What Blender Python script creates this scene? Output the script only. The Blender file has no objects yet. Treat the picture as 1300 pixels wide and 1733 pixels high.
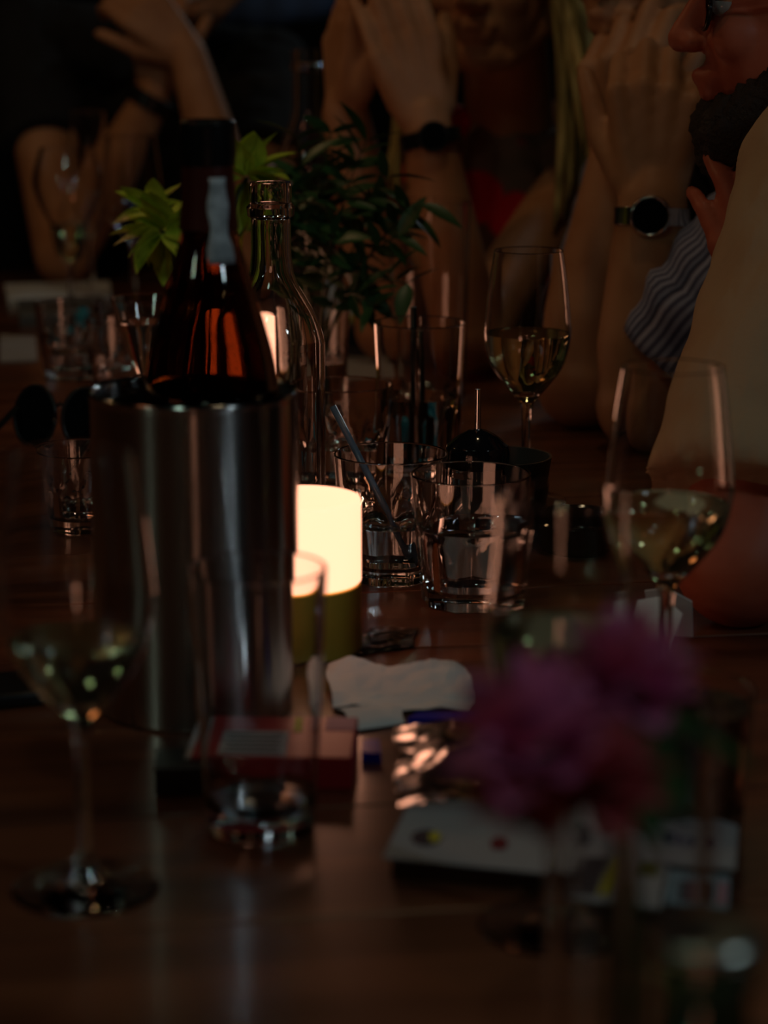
import bpy, bmesh, math, random
from mathutils import Vector, Matrix, Euler, noise
random.seed(7)
sc = bpy.context.scene
R = math.radians
PI = math.pi
# ------------------------------------------------------------------ camera
TZ = 0.75                      # table top height
F, PITCH = 3800.0, R(12.85)    # focal length in pixels of the 1300x1733 frame, downward pitch
CAM = Vector((0, 0, TZ + 0.41))
cd = bpy.data.cameras.new('camera'); cam = bpy.data.objects.new('camera', cd)
sc.collection.objects.link(cam); sc.camera = cam
cam.location = CAM; cam.rotation_euler = (R(90) - PITCH, 0, 0)
cd.sensor_fit = 'HORIZONTAL'; cd.sensor_width = 24; cd.lens = F / 1300 * 24
cd.clip_start = .02; cd.clip_end = 50
cd.dof.use_dof = True; cd.dof.focus_distance = 1.66; cd.dof.aperture_fstop = 4.6
cd.dof.aperture_blades = 0
# ------------------------------------------------------------------ world, lights, exposure
w = bpy.data.worlds.new('world'); sc.world = w; w.use_nodes = True
w.node_tree.nodes['Background'].inputs[0].default_value = (.9, .65, .45, 1)
w.node_tree.nodes['Background'].inputs[1].default_value = .004
sc.view_settings.view_transform = 'Standard'; sc.view_settings.look = 'None'
sc.view_settings.exposure = .12; sc.view_settings.gamma = 1
sc.view_settings.use_curve_mapping = False

def area(name, loc, target, size, power, col):
    l = bpy.data.lights.new(name, 'AREA'); l.shape = 'DISK'; l.size = size; l.energy = power; l.color = col
    o = bpy.data.objects.new(name, l); sc.collection.objects.link(o); o.location = loc
    o.rotation_euler = (Vector(target) - Vector(loc)).to_track_quat('-Z', 'Y').to_euler()
    return o
area('cool_spot_light', (1.52, -.19, 2.05), (0, 1.3, .8), .20, 2.8, (.74, .92, 1.0))
area('green_spot_light', (-1.75, -.19, 2.0), (0, 1.4, .8), .13, .8, (.80, 1.0, .74))
area('green_window_light', (-.45, .1, 2.45), (.1, 1.2, .8), .22, .7, (.70, 1.0, .80))
area('cool_far_light', (.9, 4.7, 2.1), (.1, 1.5, .8), .16, 1.8, (.78, .95, 1.0))
area('warm_ceiling_light', (.1, 2.0, 2.6), (.15, 2.5, .8), .12, 1.05, (1.0, .74, .42))
area('warm_far_light', (-1.2, 2.6, 2.2), (0, 2.2, .8), .10, 1.1, (1.0, .58, .26))
area('red_left_light', (-.9, 1.2, 2.2), (.3, 2.2, .9), .3, .45, (1.0, .30, .12))  # red disk light high on the left, aimed across the table

# ------------------------------------------------------------------ helpers
C = sc.collection
def ray(px, py):
    d = Vector(((px - 650) / F, 1, -(py - 866.5) / F))
    c, s = math.cos(PITCH), math.sin(PITCH)
    return Vector((d.x, c * 1 + s * d.z, -s * 1 + c * d.z))
def T(px, py, z=TZ):           # point on a horizontal plane
    r = ray(px, py); return CAM + r * ((z - CAM.z) / r.z)
def Q(px, py, Y):              # point at world depth Y
    r = ray(px, py); return CAM + r * (Y / r.y)

def V2(p): return Vector((p.x, p.y, TZ))
def lin(c): return tuple((x / 12.92 if x <= .04045 else ((x + .055) / 1.055) ** 2.4) for x in c)
def mat(name, col, rough=.5, metal=0, trans=0, ior=1.45, spec=.5, emit=None, estr=0, alpha=1, coat=0, aniso=0, bump=None, sss=0):
    m = bpy.data.materials.new(name); m.use_nodes = True
    b = m.node_tree.nodes['Principled BSDF']
    def s(k, v):
        if k in b.inputs: b.inputs[k].default_value = v
    s('Base Color', (*col, 1)); s('Roughness', rough); s('Metallic', metal)
    s('Transmission Weight', trans); s('IOR', ior); s('Specular IOR Level', spec)
    s('Alpha', alpha); s('Coat Weight', coat); s('Coat Roughness', .08); s('Anisotropic', aniso)
    if emit: s('Emission Color', (*emit, 1)); s('Emission Strength', estr)
    if bump:
        nt = m.node_tree; tc = nt.nodes.new('ShaderNodeTexCoord'); mp = nt.nodes.new('ShaderNodeMapping')
        n = nt.nodes.new('ShaderNodeTexNoise'); bp = nt.nodes.new('ShaderNodeBump')
        mp.inputs['Scale'].default_value = bump[0]; n.inputs['Scale'].default_value = 1; n.inputs['Detail'].default_value = 5
        bp.inputs['Strength'].default_value = bump[1]; bp.inputs['Distance'].default_value = bump[2]
        nt.links.new(tc.outputs['Object'], mp.inputs[0]); nt.links.new(mp.outputs[0], n.inputs['Vector'])
        nt.links.new(n.outputs[0], bp.inputs['Height']); nt.links.new(bp.outputs[0], b.inputs['Normal'])
    return m
def ramp_noise(m, cols, scale, detail=4, inp='Base Color', lo=.35, hi=.65):
    nt = m.node_tree; b = nt.nodes['Principled BSDF']
    tc = nt.nodes.new('ShaderNodeTexCoord'); mp = nt.nodes.new('ShaderNodeMapping'); n = nt.nodes.new('ShaderNodeTexNoise')
    r = nt.nodes.new('ShaderNodeValToRGB'); mp.inputs['Scale'].default_value = scale
    n.inputs['Scale'].default_value = 1; n.inputs['Detail'].default_value = detail
    r.color_ramp.elements[0].position = lo; r.color_ramp.elements[1].position = hi
    r.color_ramp.elements[0].color = (*cols[0], 1); r.color_ramp.elements[1].color = (*cols[1], 1)
    nt.links.new(tc.outputs['Object'], mp.inputs[0]); nt.links.new(mp.outputs[0], n.inputs['Vector'])
    nt.links.new(n.outputs[0], r.inputs[0]); nt.links.new(r.outputs[0], b.inputs[inp])
    return m
M = {}
M['glass'] = mat('clear_glass', (1, 1, 1), 0, trans=1, ior=1.46)
M['wine'] = mat('white_wine', (.93, .92, .58), 0, trans=.965, ior=1.34)
M['water'] = mat('water', (.97, .98, 1), 0, trans=1, ior=1.33)
M['cola'] = mat('dark_drink', (.10, .06, .04), 0, trans=1, ior=1.34)
M['amber'] = mat('amber_drink', (.75, .35, .08), 0, trans=1, ior=1.34)
M['steel'] = mat('brushed_steel', (.62, .62, .62), .20, 1, aniso=.95); M['steel'].node_tree.nodes['Principled BSDF'].inputs['Anisotropic Rotation'].default_value = .25
M['steel_in'] = mat('steel_inside', (.05, .05, .05), .6, .6)
M['chrome'] = mat('chrome', (.7, .7, .7), .15, 1)
M['darkglass'] = mat('dark_bottle_glass', (.30, .13, .055), .02, trans=1, ior=1.5)
M['foil'] = mat('dark_red_foil', (.09, .015, .010), .35, .2, bump=((120, 120, 40), .3, .001))
M['blackfoil'] = mat('black_foil', (.012, .012, .012), .3, .3, bump=((150, 150, 150), .4, .001))
M['label'] = ramp_noise(mat('neck_label', (.4, .42, .42), .5), ((.30, .33, .36), (.70, .74, .78)), (90, 90, 90))
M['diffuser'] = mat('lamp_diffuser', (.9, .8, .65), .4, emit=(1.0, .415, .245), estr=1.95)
M['brass'] = mat('olive_brass', (.55, .40, .05), .42, .25)
M['skin'] = ramp_noise(mat('skin', (.42, .23, .14), .5, spec=.35), ((.44, .19, .09), (.56, .27, .14)), (18, 18, 18))
M['skin_redlit'] = ramp_noise(mat('red_lit_skin', (.36, .14, .08), .5, spec=.3), ((.40, .08, .04), (.52, .14, .08)), (18, 18, 18))  # skin with the red light on the arm put into its colour
M['blackcloth'] = mat('black_cloth', (.012, .012, .014), .9, bump=((300, 300, 300), .3, .002))
M['navy'] = mat('navy_cloth', (.02, .025, .04), .9)
M['trouser'] = mat('dark_trouser_cloth', (.02, .02, .025), .9)
M['beige'] = mat('beige_cloth', (.48, .32, .19), .9, bump=((14, 14, 9), .5, .02))
M['hair_blond'] = ramp_noise(mat('blond_hair', (.35, .26, .10), .45), ((.26, .18, .05), (.80, .62, .24)), (160, 160, 4), 3)
M['hair_dark'] = mat('dark_hair', (.02, .013, .01), .6, bump=((200, 200, 20), .8, .004))
M['hair_brown'] = mat('brown_hair', (.06, .035, .02), .6, bump=((200, 200, 20), .8, .004))
M['beard'] = mat('dark_beard', (.03, .018, .012), .8, bump=((300, 300, 300), 1, .004))
M['black'] = mat('black_plastic', (.01, .01, .011), .3)
M['blackgloss'] = mat('black_gloss', (.006, .007, .009), .08)
M['grey_ceramic'] = mat('grey_ceramic', (.06, .06, .06), .3)
M['leaf'] = mat('dark_green_leaf', (.035, .10, .03), .38)
M['stem'] = mat('green_stem', (.05, .07, .02), .5)
M['lime'] = ramp_noise(mat('yellow_green_petal', (.38, .50, .05), .5), ((.42, .55, .03), (.68, .78, .08)), (60, 60, 60))
M['pink'] = ramp_noise(mat('magenta_petal', (.45, .04, .30), .6), ((.58, .11, .28), (.74, .22, .44)), (60, 60, 60))
M['rose'] = ramp_noise(mat('dark_rose_petal', (.35, .05, .06), .6), ((.45, .06, .07), (.60, .12, .14)), (60, 60, 60))
M['paper'] = mat('white_paper', (.62, .66, .68), .85, bump=((60, 60, 60), .25, .003))
M['paper_grey'] = mat('grey_paper', (.36, .36, .38), .8)
M['print_dark'] = mat('dark_ink', (.02, .02, .04), .6)
M['print_navy'] = mat('navy_ink', (.02, .025, .12), .6)
M['print_yellow'] = mat('yellow_ink', (.55, .50, .03), .6)
M['print_blue'] = mat('pale_blue_ink', (.22, .34, .42), .6)
M['print_pink'] = mat('pink_ink', (.50, .22, .28), .6)
M['print_red'] = mat('red_ink', (.18, .02, .03), .45)
M['text'] = mat('grey_text_ink', (.10, .10, .11), .7)
M['blue'] = mat('deep_blue_plastic', (.01, .015, .35), .3)
M['cyan'] = mat('cyan_plastic', (.02, .35, .55), .4)
M['penblue'] = mat('steel_blue_plastic', (.10, .16, .24), .2)
M['darkwood'] = ramp_noise(mat('dark_wood', (.05, .025, .015), .4), ((.03, .014, .008), (.07, .03, .018)), (6, 60, 60))
M['wall'] = mat('dark_wall_paint', (.020, .016, .014), .9)
M['floor'] = ramp_noise(mat('dark_floor_boards', (.04, .025, .015), .6), ((.02, .012, .008), (.05, .03, .02)), (3, 40, 3))
M['bluecloth'] = mat('blue_cloth', (.12, .18, .34), .9)
M['tealcloth'] = mat('teal_cloth', (.02, .16, .13), .9)

# table wood: colour and grain differ per plank through the object's random value
def wood():
    m = mat('table_wood', (.12, .05, .025), .34, coat=.75)
    m.node_tree.nodes['Principled BSDF'].inputs['Coat Roughness'].default_value = .16
    nt = m.node_tree; b = nt.nodes['Principled BSDF']; L = nt.links.new
    tc = nt.nodes.new('ShaderNodeTexCoord'); oi = nt.nodes.new('ShaderNodeObjectInfo')
    ad = nt.nodes.new('ShaderNodeVectorMath'); ad.operation = 'ADD'
    cb = nt.nodes.new('ShaderNodeCombineXYZ'); mu = nt.nodes.new('ShaderNodeMath'); mu.operation = 'MULTIPLY'; mu.inputs[1].default_value = 17
    L(oi.outputs['Random'], mu.inputs[0]); L(mu.outputs[0], cb.inputs[0]); L(mu.outputs[0], cb.inputs[1])
    L(tc.outputs['Object'], ad.inputs[0]); L(cb.outputs[0], ad.inputs[1])
    mp = nt.nodes.new('ShaderNodeMapping'); mp.inputs['Scale'].default_value = (2.2, 38, 38); L(ad.outputs[0], mp.inputs[0])
    n = nt.nodes.new('ShaderNodeTexNoise'); n.inputs['Scale'].default_value = 1; n.inputs['Detail'].default_value = 7; L(mp.outputs[0], n.inputs['Vector'])
    r = nt.nodes.new('ShaderNodeValToRGB'); L(n.outputs[0], r.inputs[0])
    r.color_ramp.elements[0].position = .3; r.color_ramp.elements[1].position = .7
    r.color_ramp.elements[0].color = (.080, .026, .012, 1); r.color_ramp.elements[1].color = (.23, .080, .036, 1)
    h = nt.nodes.new('ShaderNodeHueSaturation'); vm = nt.nodes.new('ShaderNodeMath'); vm.operation = 'MULTIPLY_ADD'
    vm.inputs[1].default_value = .5; vm.inputs[2].default_value = .7; L(oi.outputs['Random'], vm.inputs[0]); L(vm.outputs[0], h.inputs['Value'])
    L(r.outputs[0], h.inputs['Color']); L(h.outputs[0], b.inputs['Base Color'])
    bp = nt.nodes.new('ShaderNodeBump'); bp.inputs['Strength'].default_value = .35; bp.inputs['Distance'].default_value = .0006
    L(n.outputs[0], bp.inputs['Height']); L(bp.outputs[0], b.inputs['Normal'])
    n2 = nt.nodes.new('ShaderNodeTexNoise'); n2.inputs['Scale'].default_value = 14; L(ad.outputs[0], n2.inputs['Vector'])
    mr = nt.nodes.new('ShaderNodeMapRange'); mr.inputs[3].default_value = .24; mr.inputs[4].default_value = .44
    L(n2.outputs[0], mr.inputs[0]); L(mr.outputs[0], b.inputs['Roughness'])
    return m
M['wood'] = wood()
def cello():
    m = bpy.data.materials.new('clear_cellophane'); m.use_nodes = True; nt = m.node_tree; nt.nodes.clear(); L = nt.links.new
    o = nt.nodes.new('ShaderNodeOutputMaterial'); mx = nt.nodes.new('ShaderNodeMixShader'); t = nt.nodes.new('ShaderNodeBsdfTransparent')
    g = nt.nodes.new('ShaderNodeBsdfGlossy'); g.inputs['Roughness'].default_value = .14; g.inputs[0].default_value = (.9, .9, .9, 1)
    t.inputs[0].default_value = (.93, .93, .93, 1)
    fr = nt.nodes.new('ShaderNodeLayerWeight'); fr.inputs[0].default_value = .80
    L(fr.outputs[0], mx.inputs[0]); L(t.outputs[0], mx.inputs[1]); L(g.outputs[0], mx.inputs[2]); L(mx.outputs[0], o.inputs[0])
    return m
M['cello'] = cello()
def striped():
    m = mat('blue_white_striped_cloth', (.3, .35, .5), .9); nt = m.node_tree; b = nt.nodes['Principled BSDF']; L = nt.links.new
    uv = nt.nodes.new('ShaderNodeUVMap'); wv = nt.nodes.new('ShaderNodeTexWave'); wv.wave_type = 'BANDS'; wv.bands_direction = 'X'
    wv.inputs['Scale'].default_value = 7; wv.inputs['Distortion'].default_value = .3
    r = nt.nodes.new('ShaderNodeValToRGB'); r.color_ramp.elements[0].color = (.10, .10, .17, 1); r.color_ramp.elements[1].color = (.32, .33, .46, 1)
    r.color_ramp.elements[0].position = .35; r.color_ramp.elements[1].position = .65
    L(uv.outputs[0], wv.inputs['Vector']); L(wv.outputs[0], r.inputs[0]); L(r.outputs[0], b.inputs['Base Color'])
    return m
M['stripe'] = striped()
def floral():
    m = mat('black_cloth_with_red_flowers', (.02, .02, .02), .8); nt = m.node_tree; b = nt.nodes['Principled BSDF']; L = nt.links.new
    tc = nt.nodes.new('ShaderNodeTexCoord'); v = nt.nodes.new('ShaderNodeTexVoronoi'); v.inputs['Scale'].default_value = 13
    r = nt.nodes.new('ShaderNodeValToRGB'); r.color_ramp.elements[0].color = (.80, .01, .02, 1); r.color_ramp.elements[1].color = (.22, .13, .09, 1)
    r.color_ramp.elements[0].position = .40; r.color_ramp.elements[1].position = .47; e_ = r.color_ramp.elements.new(.60); e_.color = (.20, .12, .08, 1)
    L(tc.outputs['Object'], v.inputs['Vector']); L(v.outputs['Distance'], r.inputs[0]); L(r.outputs[0], b.inputs['Base Color'])
    return m
M['floral'] = floral()

def tag(o, label=None, cat=None, group=None, kind=None):
    if label: o['label'] = label
    if cat: o['category'] = cat
    if group: o['group'] = group
    if kind: o['kind'] = kind
    return o
def thing(name, loc, label, cat, rotz=0, group=None):
    o = bpy.data.objects.new(name, None); C.objects.link(o); o.location = loc; o.rotation_euler = (0, 0, rotz)
    o.empty_display_size = .05
    return tag(o, label, cat, group)
def obj(name, me, m, parent=None, smooth=True, loc=None, rot=None, label=None):
    if isinstance(me, bmesh.types.BMesh):
        bmesh.ops.recalc_face_normals(me, faces=me.faces)
        d = bpy.data.meshes.new(name); me.to_mesh(d); me.free(); me = d
    if smooth:
        for p in me.polygons: p.use_smooth = True
    if not me.materials: me.materials.append(m)
    o = bpy.data.objects.new(name, me); C.objects.link(o); o.parent = parent
    if loc is not None: o.location = loc
    if rot is not None: o.rotation_euler = rot
    if label: o['label'] = label
    return o
def copy_tree(o, parent=None):
    c = o.copy(); C.objects.link(c)
    if parent: c.parent = parent
    for ch in list(o.children): copy_tree(ch, c)
    return c

def support(prof):             # tight loops beside sharp corners so smooth shading stays clean
    P = [Vector(p) for p in prof]; out = []
    for i, p in enumerate(P):
        sharp = False
        if 0 < i < len(P) - 1:
            a, b = p - P[i - 1], P[i + 1] - p
            sharp = a.length > 1e-7 and b.length > 1e-7 and a.angle(b) > .30
        if sharp and a.length > .0016: q = p - a.normalized() * .0004; out.append((i, q.x, q.y))
        out.append((i, p.x, p.y))
        if sharp and b.length > .0016: q = p + b.normalized() * .0004; out.append((i, q.x, q.y))
    return out
def lathe_bm(prof, segs=48, rf=None):
    bm = bmesh.new(); rings = []
    for i, r, z in support(prof):
        if r < 1e-6: rings.append([bm.verts.new((0, 0, z))])
        else:
            ring = []
            for k in range(segs):
                a = 2 * PI * k / segs; rr = r * (rf(a, z, i) if rf else 1)
                ring.append(bm.verts.new((rr * math.cos(a), rr * math.sin(a), z)))
            rings.append(ring)
    for a, b in zip(rings[:-1], rings[1:]):
        if len(a) == 1 and len(b) == 1: continue
        for k in range(segs):
            k2 = (k + 1) % segs
            if len(a) == 1: bm.faces.new((a[0], b[k], b[k2]))
            elif len(b) == 1: bm.faces.new((a[k], a[k2], b[0]))
            else: bm.faces.new((a[k], a[k2], b[k2], b[k]))
    return bm
def smooth_prof(pts, n=6):     # Catmull-Rom through the points
    P = [Vector(p) for p in pts]; out = []
    for i in range(len(P) - 1):
        p0 = P[max(i - 1, 0)]; p1 = P[i]; p2 = P[i + 1]; p3 = P[min(i + 2, len(P) - 1)]
        for k in range(n):
            t = k / n
            q = .5 * ((2 * p1) + (-p0 + p2) * t + (2 * p0 - 5 * p1 + 4 * p2 - p3) * t * t + (-p0 + 3 * p1 - 3 * p2 + p3) * t ** 3)
            out.append((max(q[0], 0), q[1]))
    out.append(tuple(P[-1])); return out
def box_bm(sx, sy, sz, bev=0, c=(0, 0, 0)):
    bm = bmesh.new(); bmesh.ops.create_cube(bm, size=1)
    bmesh.ops.scale(bm, vec=(sx, sy, sz), verts=bm.verts); bmesh.ops.translate(bm, vec=c, verts=bm.verts)
    if bev: bmesh.ops.bevel(bm, geom=bm.edges[:], offset=bev, segments=2, affect='EDGES', profile=.6)
    return bm
def tube_bm(pts, r, segs=8, bm=None):
    bm = bm or bmesh.new(); P = [Vector(p) for p in pts]; rs = r if isinstance(r, (list, tuple)) else [r] * len(P)
    up = Vector((0, 0, 1)); rings = []; prev = None
    for i, p in enumerate(P):
        d = (P[min(i + 1, len(P) - 1)] - P[max(i - 1, 0)]).normalized()
        if prev is None:
            a = d.cross(up if abs(d.z) < .9 else Vector((1, 0, 0))).normalized()
        else: a = (prev - d * prev.dot(d)).normalized()
        prev = a; b = d.cross(a)
        rings.append([bm.verts.new(p + rs[i] * (a * math.cos(2 * PI * k / segs) + b * math.sin(2 * PI * k / segs))) for k in range(segs)])
    for a, b in zip(rings[:-1], rings[1:]):
        for k in range(segs): bm.faces.new((a[k], a[(k + 1) % segs], b[(k + 1) % segs], b[k]))
    bm.faces.new(rings[0][::-1]); bm.faces.new(rings[-1]); return bm
def curve_pts(p0, p1, p2, n=8):
    p0, p1, p2 = Vector(p0), Vector(p1), Vector(p2)
    return [(1 - t) ** 2 * p0 + 2 * t * (1 - t) * p1 + t * t * p2 for t in (i / n for i in range(n + 1))]
def poly_slab(pts, th):        # flat polygon (world points) with thickness, bottom on its z
    bm = bmesh.new(); a = [bm.verts.new((p[0], p[1], 0)) for p in pts]; b = [bm.verts.new((p[0], p[1], th)) for p in pts]
    bm.faces.new(a[::-1]); bm.faces.new(b); n = len(pts)
    for i in range(n): bm.faces.new((a[i], a[(i + 1) % n], b[(i + 1) % n], b[i]))
    return bm

# ------------------------------------------------------------------ room shell
def struct(name, bm, m, loc=(0, 0, 0), parent=None):
    o = obj(name, bm, m, parent, smooth=False, loc=loc)
    if not parent: o['kind'] = 'structure'
    return o
struct('floor', box_bm(8, 9, .05), M['floor'], (0, 2, -.025))
struct('ceiling', box_bm(8, 9, .05), M['wall'], (0, 2, 2.825))
struct('wall_back', box_bm(8, .1, 2.8), M['wall'], (0, 6.45, 1.4))
struct('wall_front', box_bm(8, .1, 2.8), M['wall'], (0, -2.45, 1.4))
struct('wall_left', box_bm(.1, 8.8, 2.8), M['wall'], (-3.95, 2, 1.4))
struct('wall_right', box_bm(.1, 8.8, 2.8), M['wall'], (3.95, 2, 1.4))

# ------------------------------------------------------------------ table of cross boards
TA = R(8.3)                    # the table runs away slightly leftwards
tx, ty = math.cos(TA), math.sin(TA)
tbl = thing('dining_table', (.625, -.53, 0), 'long glossy reddish brown wooden table carrying the glasses and bottles', 'table', TA)
TW, TL = 1.22, 4.14
nb = 29; bw = TL / nb
plank = box_bm(TW, bw - .0016, .035, .0012)
pm = bpy.data.meshes.new('board'); bmesh.ops.recalc_face_normals(plank, faces=plank.faces); plank.to_mesh(pm); plank.free(); pm.materials.append(M['wood'])
for i in range(nb):
    obj('board', pm, M['wood'], tbl, False, (-TW / 2, (i + .5) * bw, TZ - .0175 - random.random() * .0002))
obj('apron', box_bm(TW - .14, TL - .14, .07, .004), M['darkwood'], tbl, False, (-TW / 2, TL / 2, TZ - .07))
for sx in (.1, TW - .1):
    for sy in (.1, TL - .1):
        obj('leg', box_bm(.075, .075, TZ - .1, .004), M['darkwood'], tbl, False, (-sx, sy, (TZ - .1) / 2))
def bench(name, c, L, rz, label):
    b = thing(name, (c[0], c[1], 0), label, 'bench', rz)
    obj('seat', box_bm(.34, L, .04, .006), M['darkwood'], b, False, (0, 0, .43))
    for s in (-1, 1):
        obj('leg', box_bm(.28, .06, .41, .004), M['darkwood'], b, False, (0, s * (L / 2 - .15), .205))

# ------------------------------------------------------------------ glassware
def wine_glass(p, label, rb=.0360, h=.21, fill=.30, rim=.0285, foot=.0345, liquid='wine', rotz=0, group='stemmed wine glasses', zb=.088):
    g = thing('wine_glass', (p[0], p[1], TZ), label, 'wine glass', rotz, group)
    bh = h - zb
    outer = smooth_prof([(.0042, zb - .012), (.007, zb - .003), (rb * .50, zb + .08 * bh), (rb * .84, zb + .22 * bh), (rb, zb + .40 * bh), (rb * .985, zb + .55 * bh), (rb * .90, zb + .78 * bh), (rim, h)], 6)
    t = .0008
    inner = [(r - t, z) for r, z in outer if z > zb + .05 * bh]
    inner_bot = (0, zb + .035 * bh)
    bowl = outer + [(rim - t * .5, h + .0006)] + inner[::-1] + [(inner[0][0] * .55, inner_bot[1] + .0012), inner_bot]
    # foot and stem as one closed body
    stem = [(0, 0), (foot, 0), (foot + .0004, .001), (foot - .001, .0021), (foot * .6, .0036), (foot * .25, .0065), (.0055, .012), (.0040, .022), (.0036, .05), (.0038, zb - .02), (.0042, zb - .012)]
    obj('bowl', lathe_bm(stem + bowl[1:], 56), M['glass'], g)
    if fill:
        zt = zb + fill * bh
        liq = [inner_bot] + [(r - .00025, z) for r, z in inner if z < zt]
        # close at the surface with a meniscus
        liq = [(0, inner_bot[1] + .0004)] + [(max(r - .00025, 0), z) for r, z in inner if z < zt] 
        rl = liq[-1][0]; liq += [(rl * .999, zt + .0006), (rl * .95, zt), (0, zt)]
        obj('white_wine' if liquid == 'wine' else 'drink', lathe_bm(liq, 56), M[liquid], g)
    return g
G = {}
G['near_left'] = wine_glass(T(145, 1505), 'blurred half empty white wine glass at the left front beside the steel cooler', fill=.28)
G['near_right'] = wine_glass(T(1122, 1228), 'white wine glass on the right in front of the beige T-shirt sleeve', fill=.36, rotz=1)
G['far_right'] = wine_glass(T(889, 848), 'sharp white wine glass with green-gold wine beyond the sugar dispenser', fill=.44, rotz=2)
G['front_blur'] = wine_glass(T(940, 1568), 'very blurred white wine glass standing directly behind the pink flowers', rb=.0325, h=.2, fill=.46, rotz=3)
# rounded angular tulip glass, far left
def stem_glass(name, p, outer, t, label, cat, liquid=None, zl=0, group=None):
    g = thing(name, (p[0], p[1], TZ), label, cat, 0, group)
    top = outer[-1]; i0 = next(i for i, q in enumerate(outer) if q[1] > outer[0][1] and q[0] > .008 and i > 6)
    inner = [(r - t, z) for r, z in outer[i0:]]
    prof = [(0, 0)] + outer + [(top[0] - t / 2, top[1] + .0005)] + inner[::-1] + [(0, inner[0][1] - .002)]
    obj('bowl', lathe_bm(prof, 48), M['glass'], g)
    if liquid:
        liq = [(0, inner[0][1] - .0015)] + [(r - .0003, z) for r, z in inner if z < zl]
        liq += [(liq[-1][0], zl), (0, zl)]
        obj('drink', lathe_bm(liq, 48), M[liquid], g)
    return g
def foot_prof(rf, hs): return [(rf, 0), (rf, .0012), (rf * .5, .004), (.006, .010), (.0042, .02), (.0040, hs - .01)]
tul = foot_prof(.034, .075) + smooth_prof([(.0045, .078), (.014, .086), (.020, .10), (.024, .128)], 4) + smooth_prof([(.0245, .131), (.036, .152), (.0445, .178), (.043, .195), (.034, .226)], 5)
stem_glass('tulip_glass', T(122, 548), tul, .0012, 'wide angular tulip glass with a short fill at the far left', 'glass', 'wine', .130)
flu = foot_prof(.030, .085) + smooth_prof([(.0045, .088), (.012, .10), (.021, .14), (.0255, .20), (.024, .262)], 5)
stem_glass('champagne_flute', T(157, 512), flu, .0011, 'tall narrow champagne flute standing behind the tulip glass at far left', 'glass')
wine_glass(T(228, 530), 'empty wine glass between the champagne flute and the dark bottle', fill=0, h=.235, rb=.040, rim=.032, zb=.10)
vgl = foot_prof(.028, .06) + smooth_prof([(.0045, .062), (.010, .072), (.019, .098), (.0275, .128), (.0315, .142)], 5)
stem_glass('cordial_glass', T(250, 760), vgl, .0012, 'small flared stem glass just left of the dark bottle', 'glass', 'water', .12)

def tumbler_bm(rt, rb_, h, base=.011, facets=9, top=.62, amp=.045, t=.0017, segs=72):
    outer = [(rb_ * .93, 0), (rb_, .0015)] + [(rb_ + (rt - rb_) * (i / 14) ** .85, .0015 + (h - .0015) * i / 14) for i in range(1, 15)]
    n = len(outer); inner = [(r - t, z) for r, z in outer if z > base + .002]
    prof = [(0, .0015)] + outer + [(rt - t / 2, h + .0008)] + inner[::-1] + [(inner[0][0] * .85, base), (0, base)]
    def rf(a, z, i):
        if not facets or i > n: return 1
        k = (a * facets / (2 * PI)) % 1 - .5          # arch shaped lower facets
        arch = top * h * (1 - 1.1 * (2 * k) ** 4)
        if z > arch: return 1
        f = min(1, (arch - z) / (.10 * h))
        return 1 - f * amp * (.35 + 1 - abs(2 * k) ** 2 * 1.0)
    return lathe_bm(prof, segs, rf), inner
def tumbler(name, p, rt, rb_, h, label, liquid=None, zl=0, group='water tumblers', rot=0, **k):
    g = thing(name, (p[0], p[1], TZ), label, 'glass', rot, group)
    bm, inner = tumbler_bm(rt, rb_, h, **k)
    obj('tumbler_wall', bm, M['glass'], g)
    if liquid:
        b = k.get('base', .011)
        liq = [(0, b + .0004), (inner[0][0] * .84, b + .0004)] + [(r - .0004, z) for r, z in inner if z < zl]
        liq += [(liq[-1][0], zl + .0005), (liq[-1][0] - .0015, zl), (0, zl)]
        obj('drink', lathe_bm(liq, 64), M[liquid], g)
    return g
p1 = T(795, 1020); p2 = Q(662, 768, 1.583); p2 = Vector((p2.x, 1.583, TZ)); p3 = Vector((Q(583, 651, 1.88).x, 1.88, TZ))
tumbler('faceted_tumbler', p1, .0415, .0335, .092, 'sharp clear faceted tumbler of water in the middle of the table', 'water', .055, rot=.2)
tumbler('faceted_tumbler', p2, .0415, .0335, .092, 'faceted tumbler holding a slim blue-grey stirrer right of the glowing lamp', 'water', .042, rot=.9)
tumbler('faceted_tumbler', p3, .0415, .0335, .092, 'faceted tumbler behind the clear bottle, left of the glass with black straw', 'water', .04, rot=.5)
tumbler('faceted_tumbler', T(140, 893), .040, .032, .064, 'low tumbler half hidden behind the steel cooler, below the sunglasses', 'water', .02, rot=.3)
tumbler('faceted_tumbler', T(120, 640), .038, .030, .085, 'faceted tumbler behind the sunglasses at far left', 'water', .03, rot=.1)
tumbler('faceted_tumbler', T(208, 668), .038, .030, .080, 'faceted tumbler left of the dark bottle, right of another behind the sunglasses', 'water', .03, rot=.6)
ph = Vector((Q(440, 1400, 1.07).x, T(440, 1400).y, TZ))
tumbler('highball_glass', ph, .0345, .0275, .136, 'tall nearly empty highball glass in front of the steel cooler', 'water', .017, 'highball glasses', facets=0, base=.012, t=.0012)
pb = Vector((Q(711, 550, 1.95).x, 1.95, TZ))
tumbler('highball_glass', pb, .0405, .033, .135, 'tall water glass with a black straw behind the tumblers', 'water', .07, 'highball glasses', facets=9, top=.5, t=.0013)
tumbler('cola_tumbler', T(1157, 1405), .034, .029, .075, 'tumbler of very dark drink behind the printed leaflet at right', 'cola', .066, None, facets=0)
tumbler('glass_jug', V2(Q(727, 500, 2.35)), .0425, .038, .205, 'tall clear glass carafe behind the water glass with the straw', None, 0, None, facets=0, t=.002)

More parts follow.
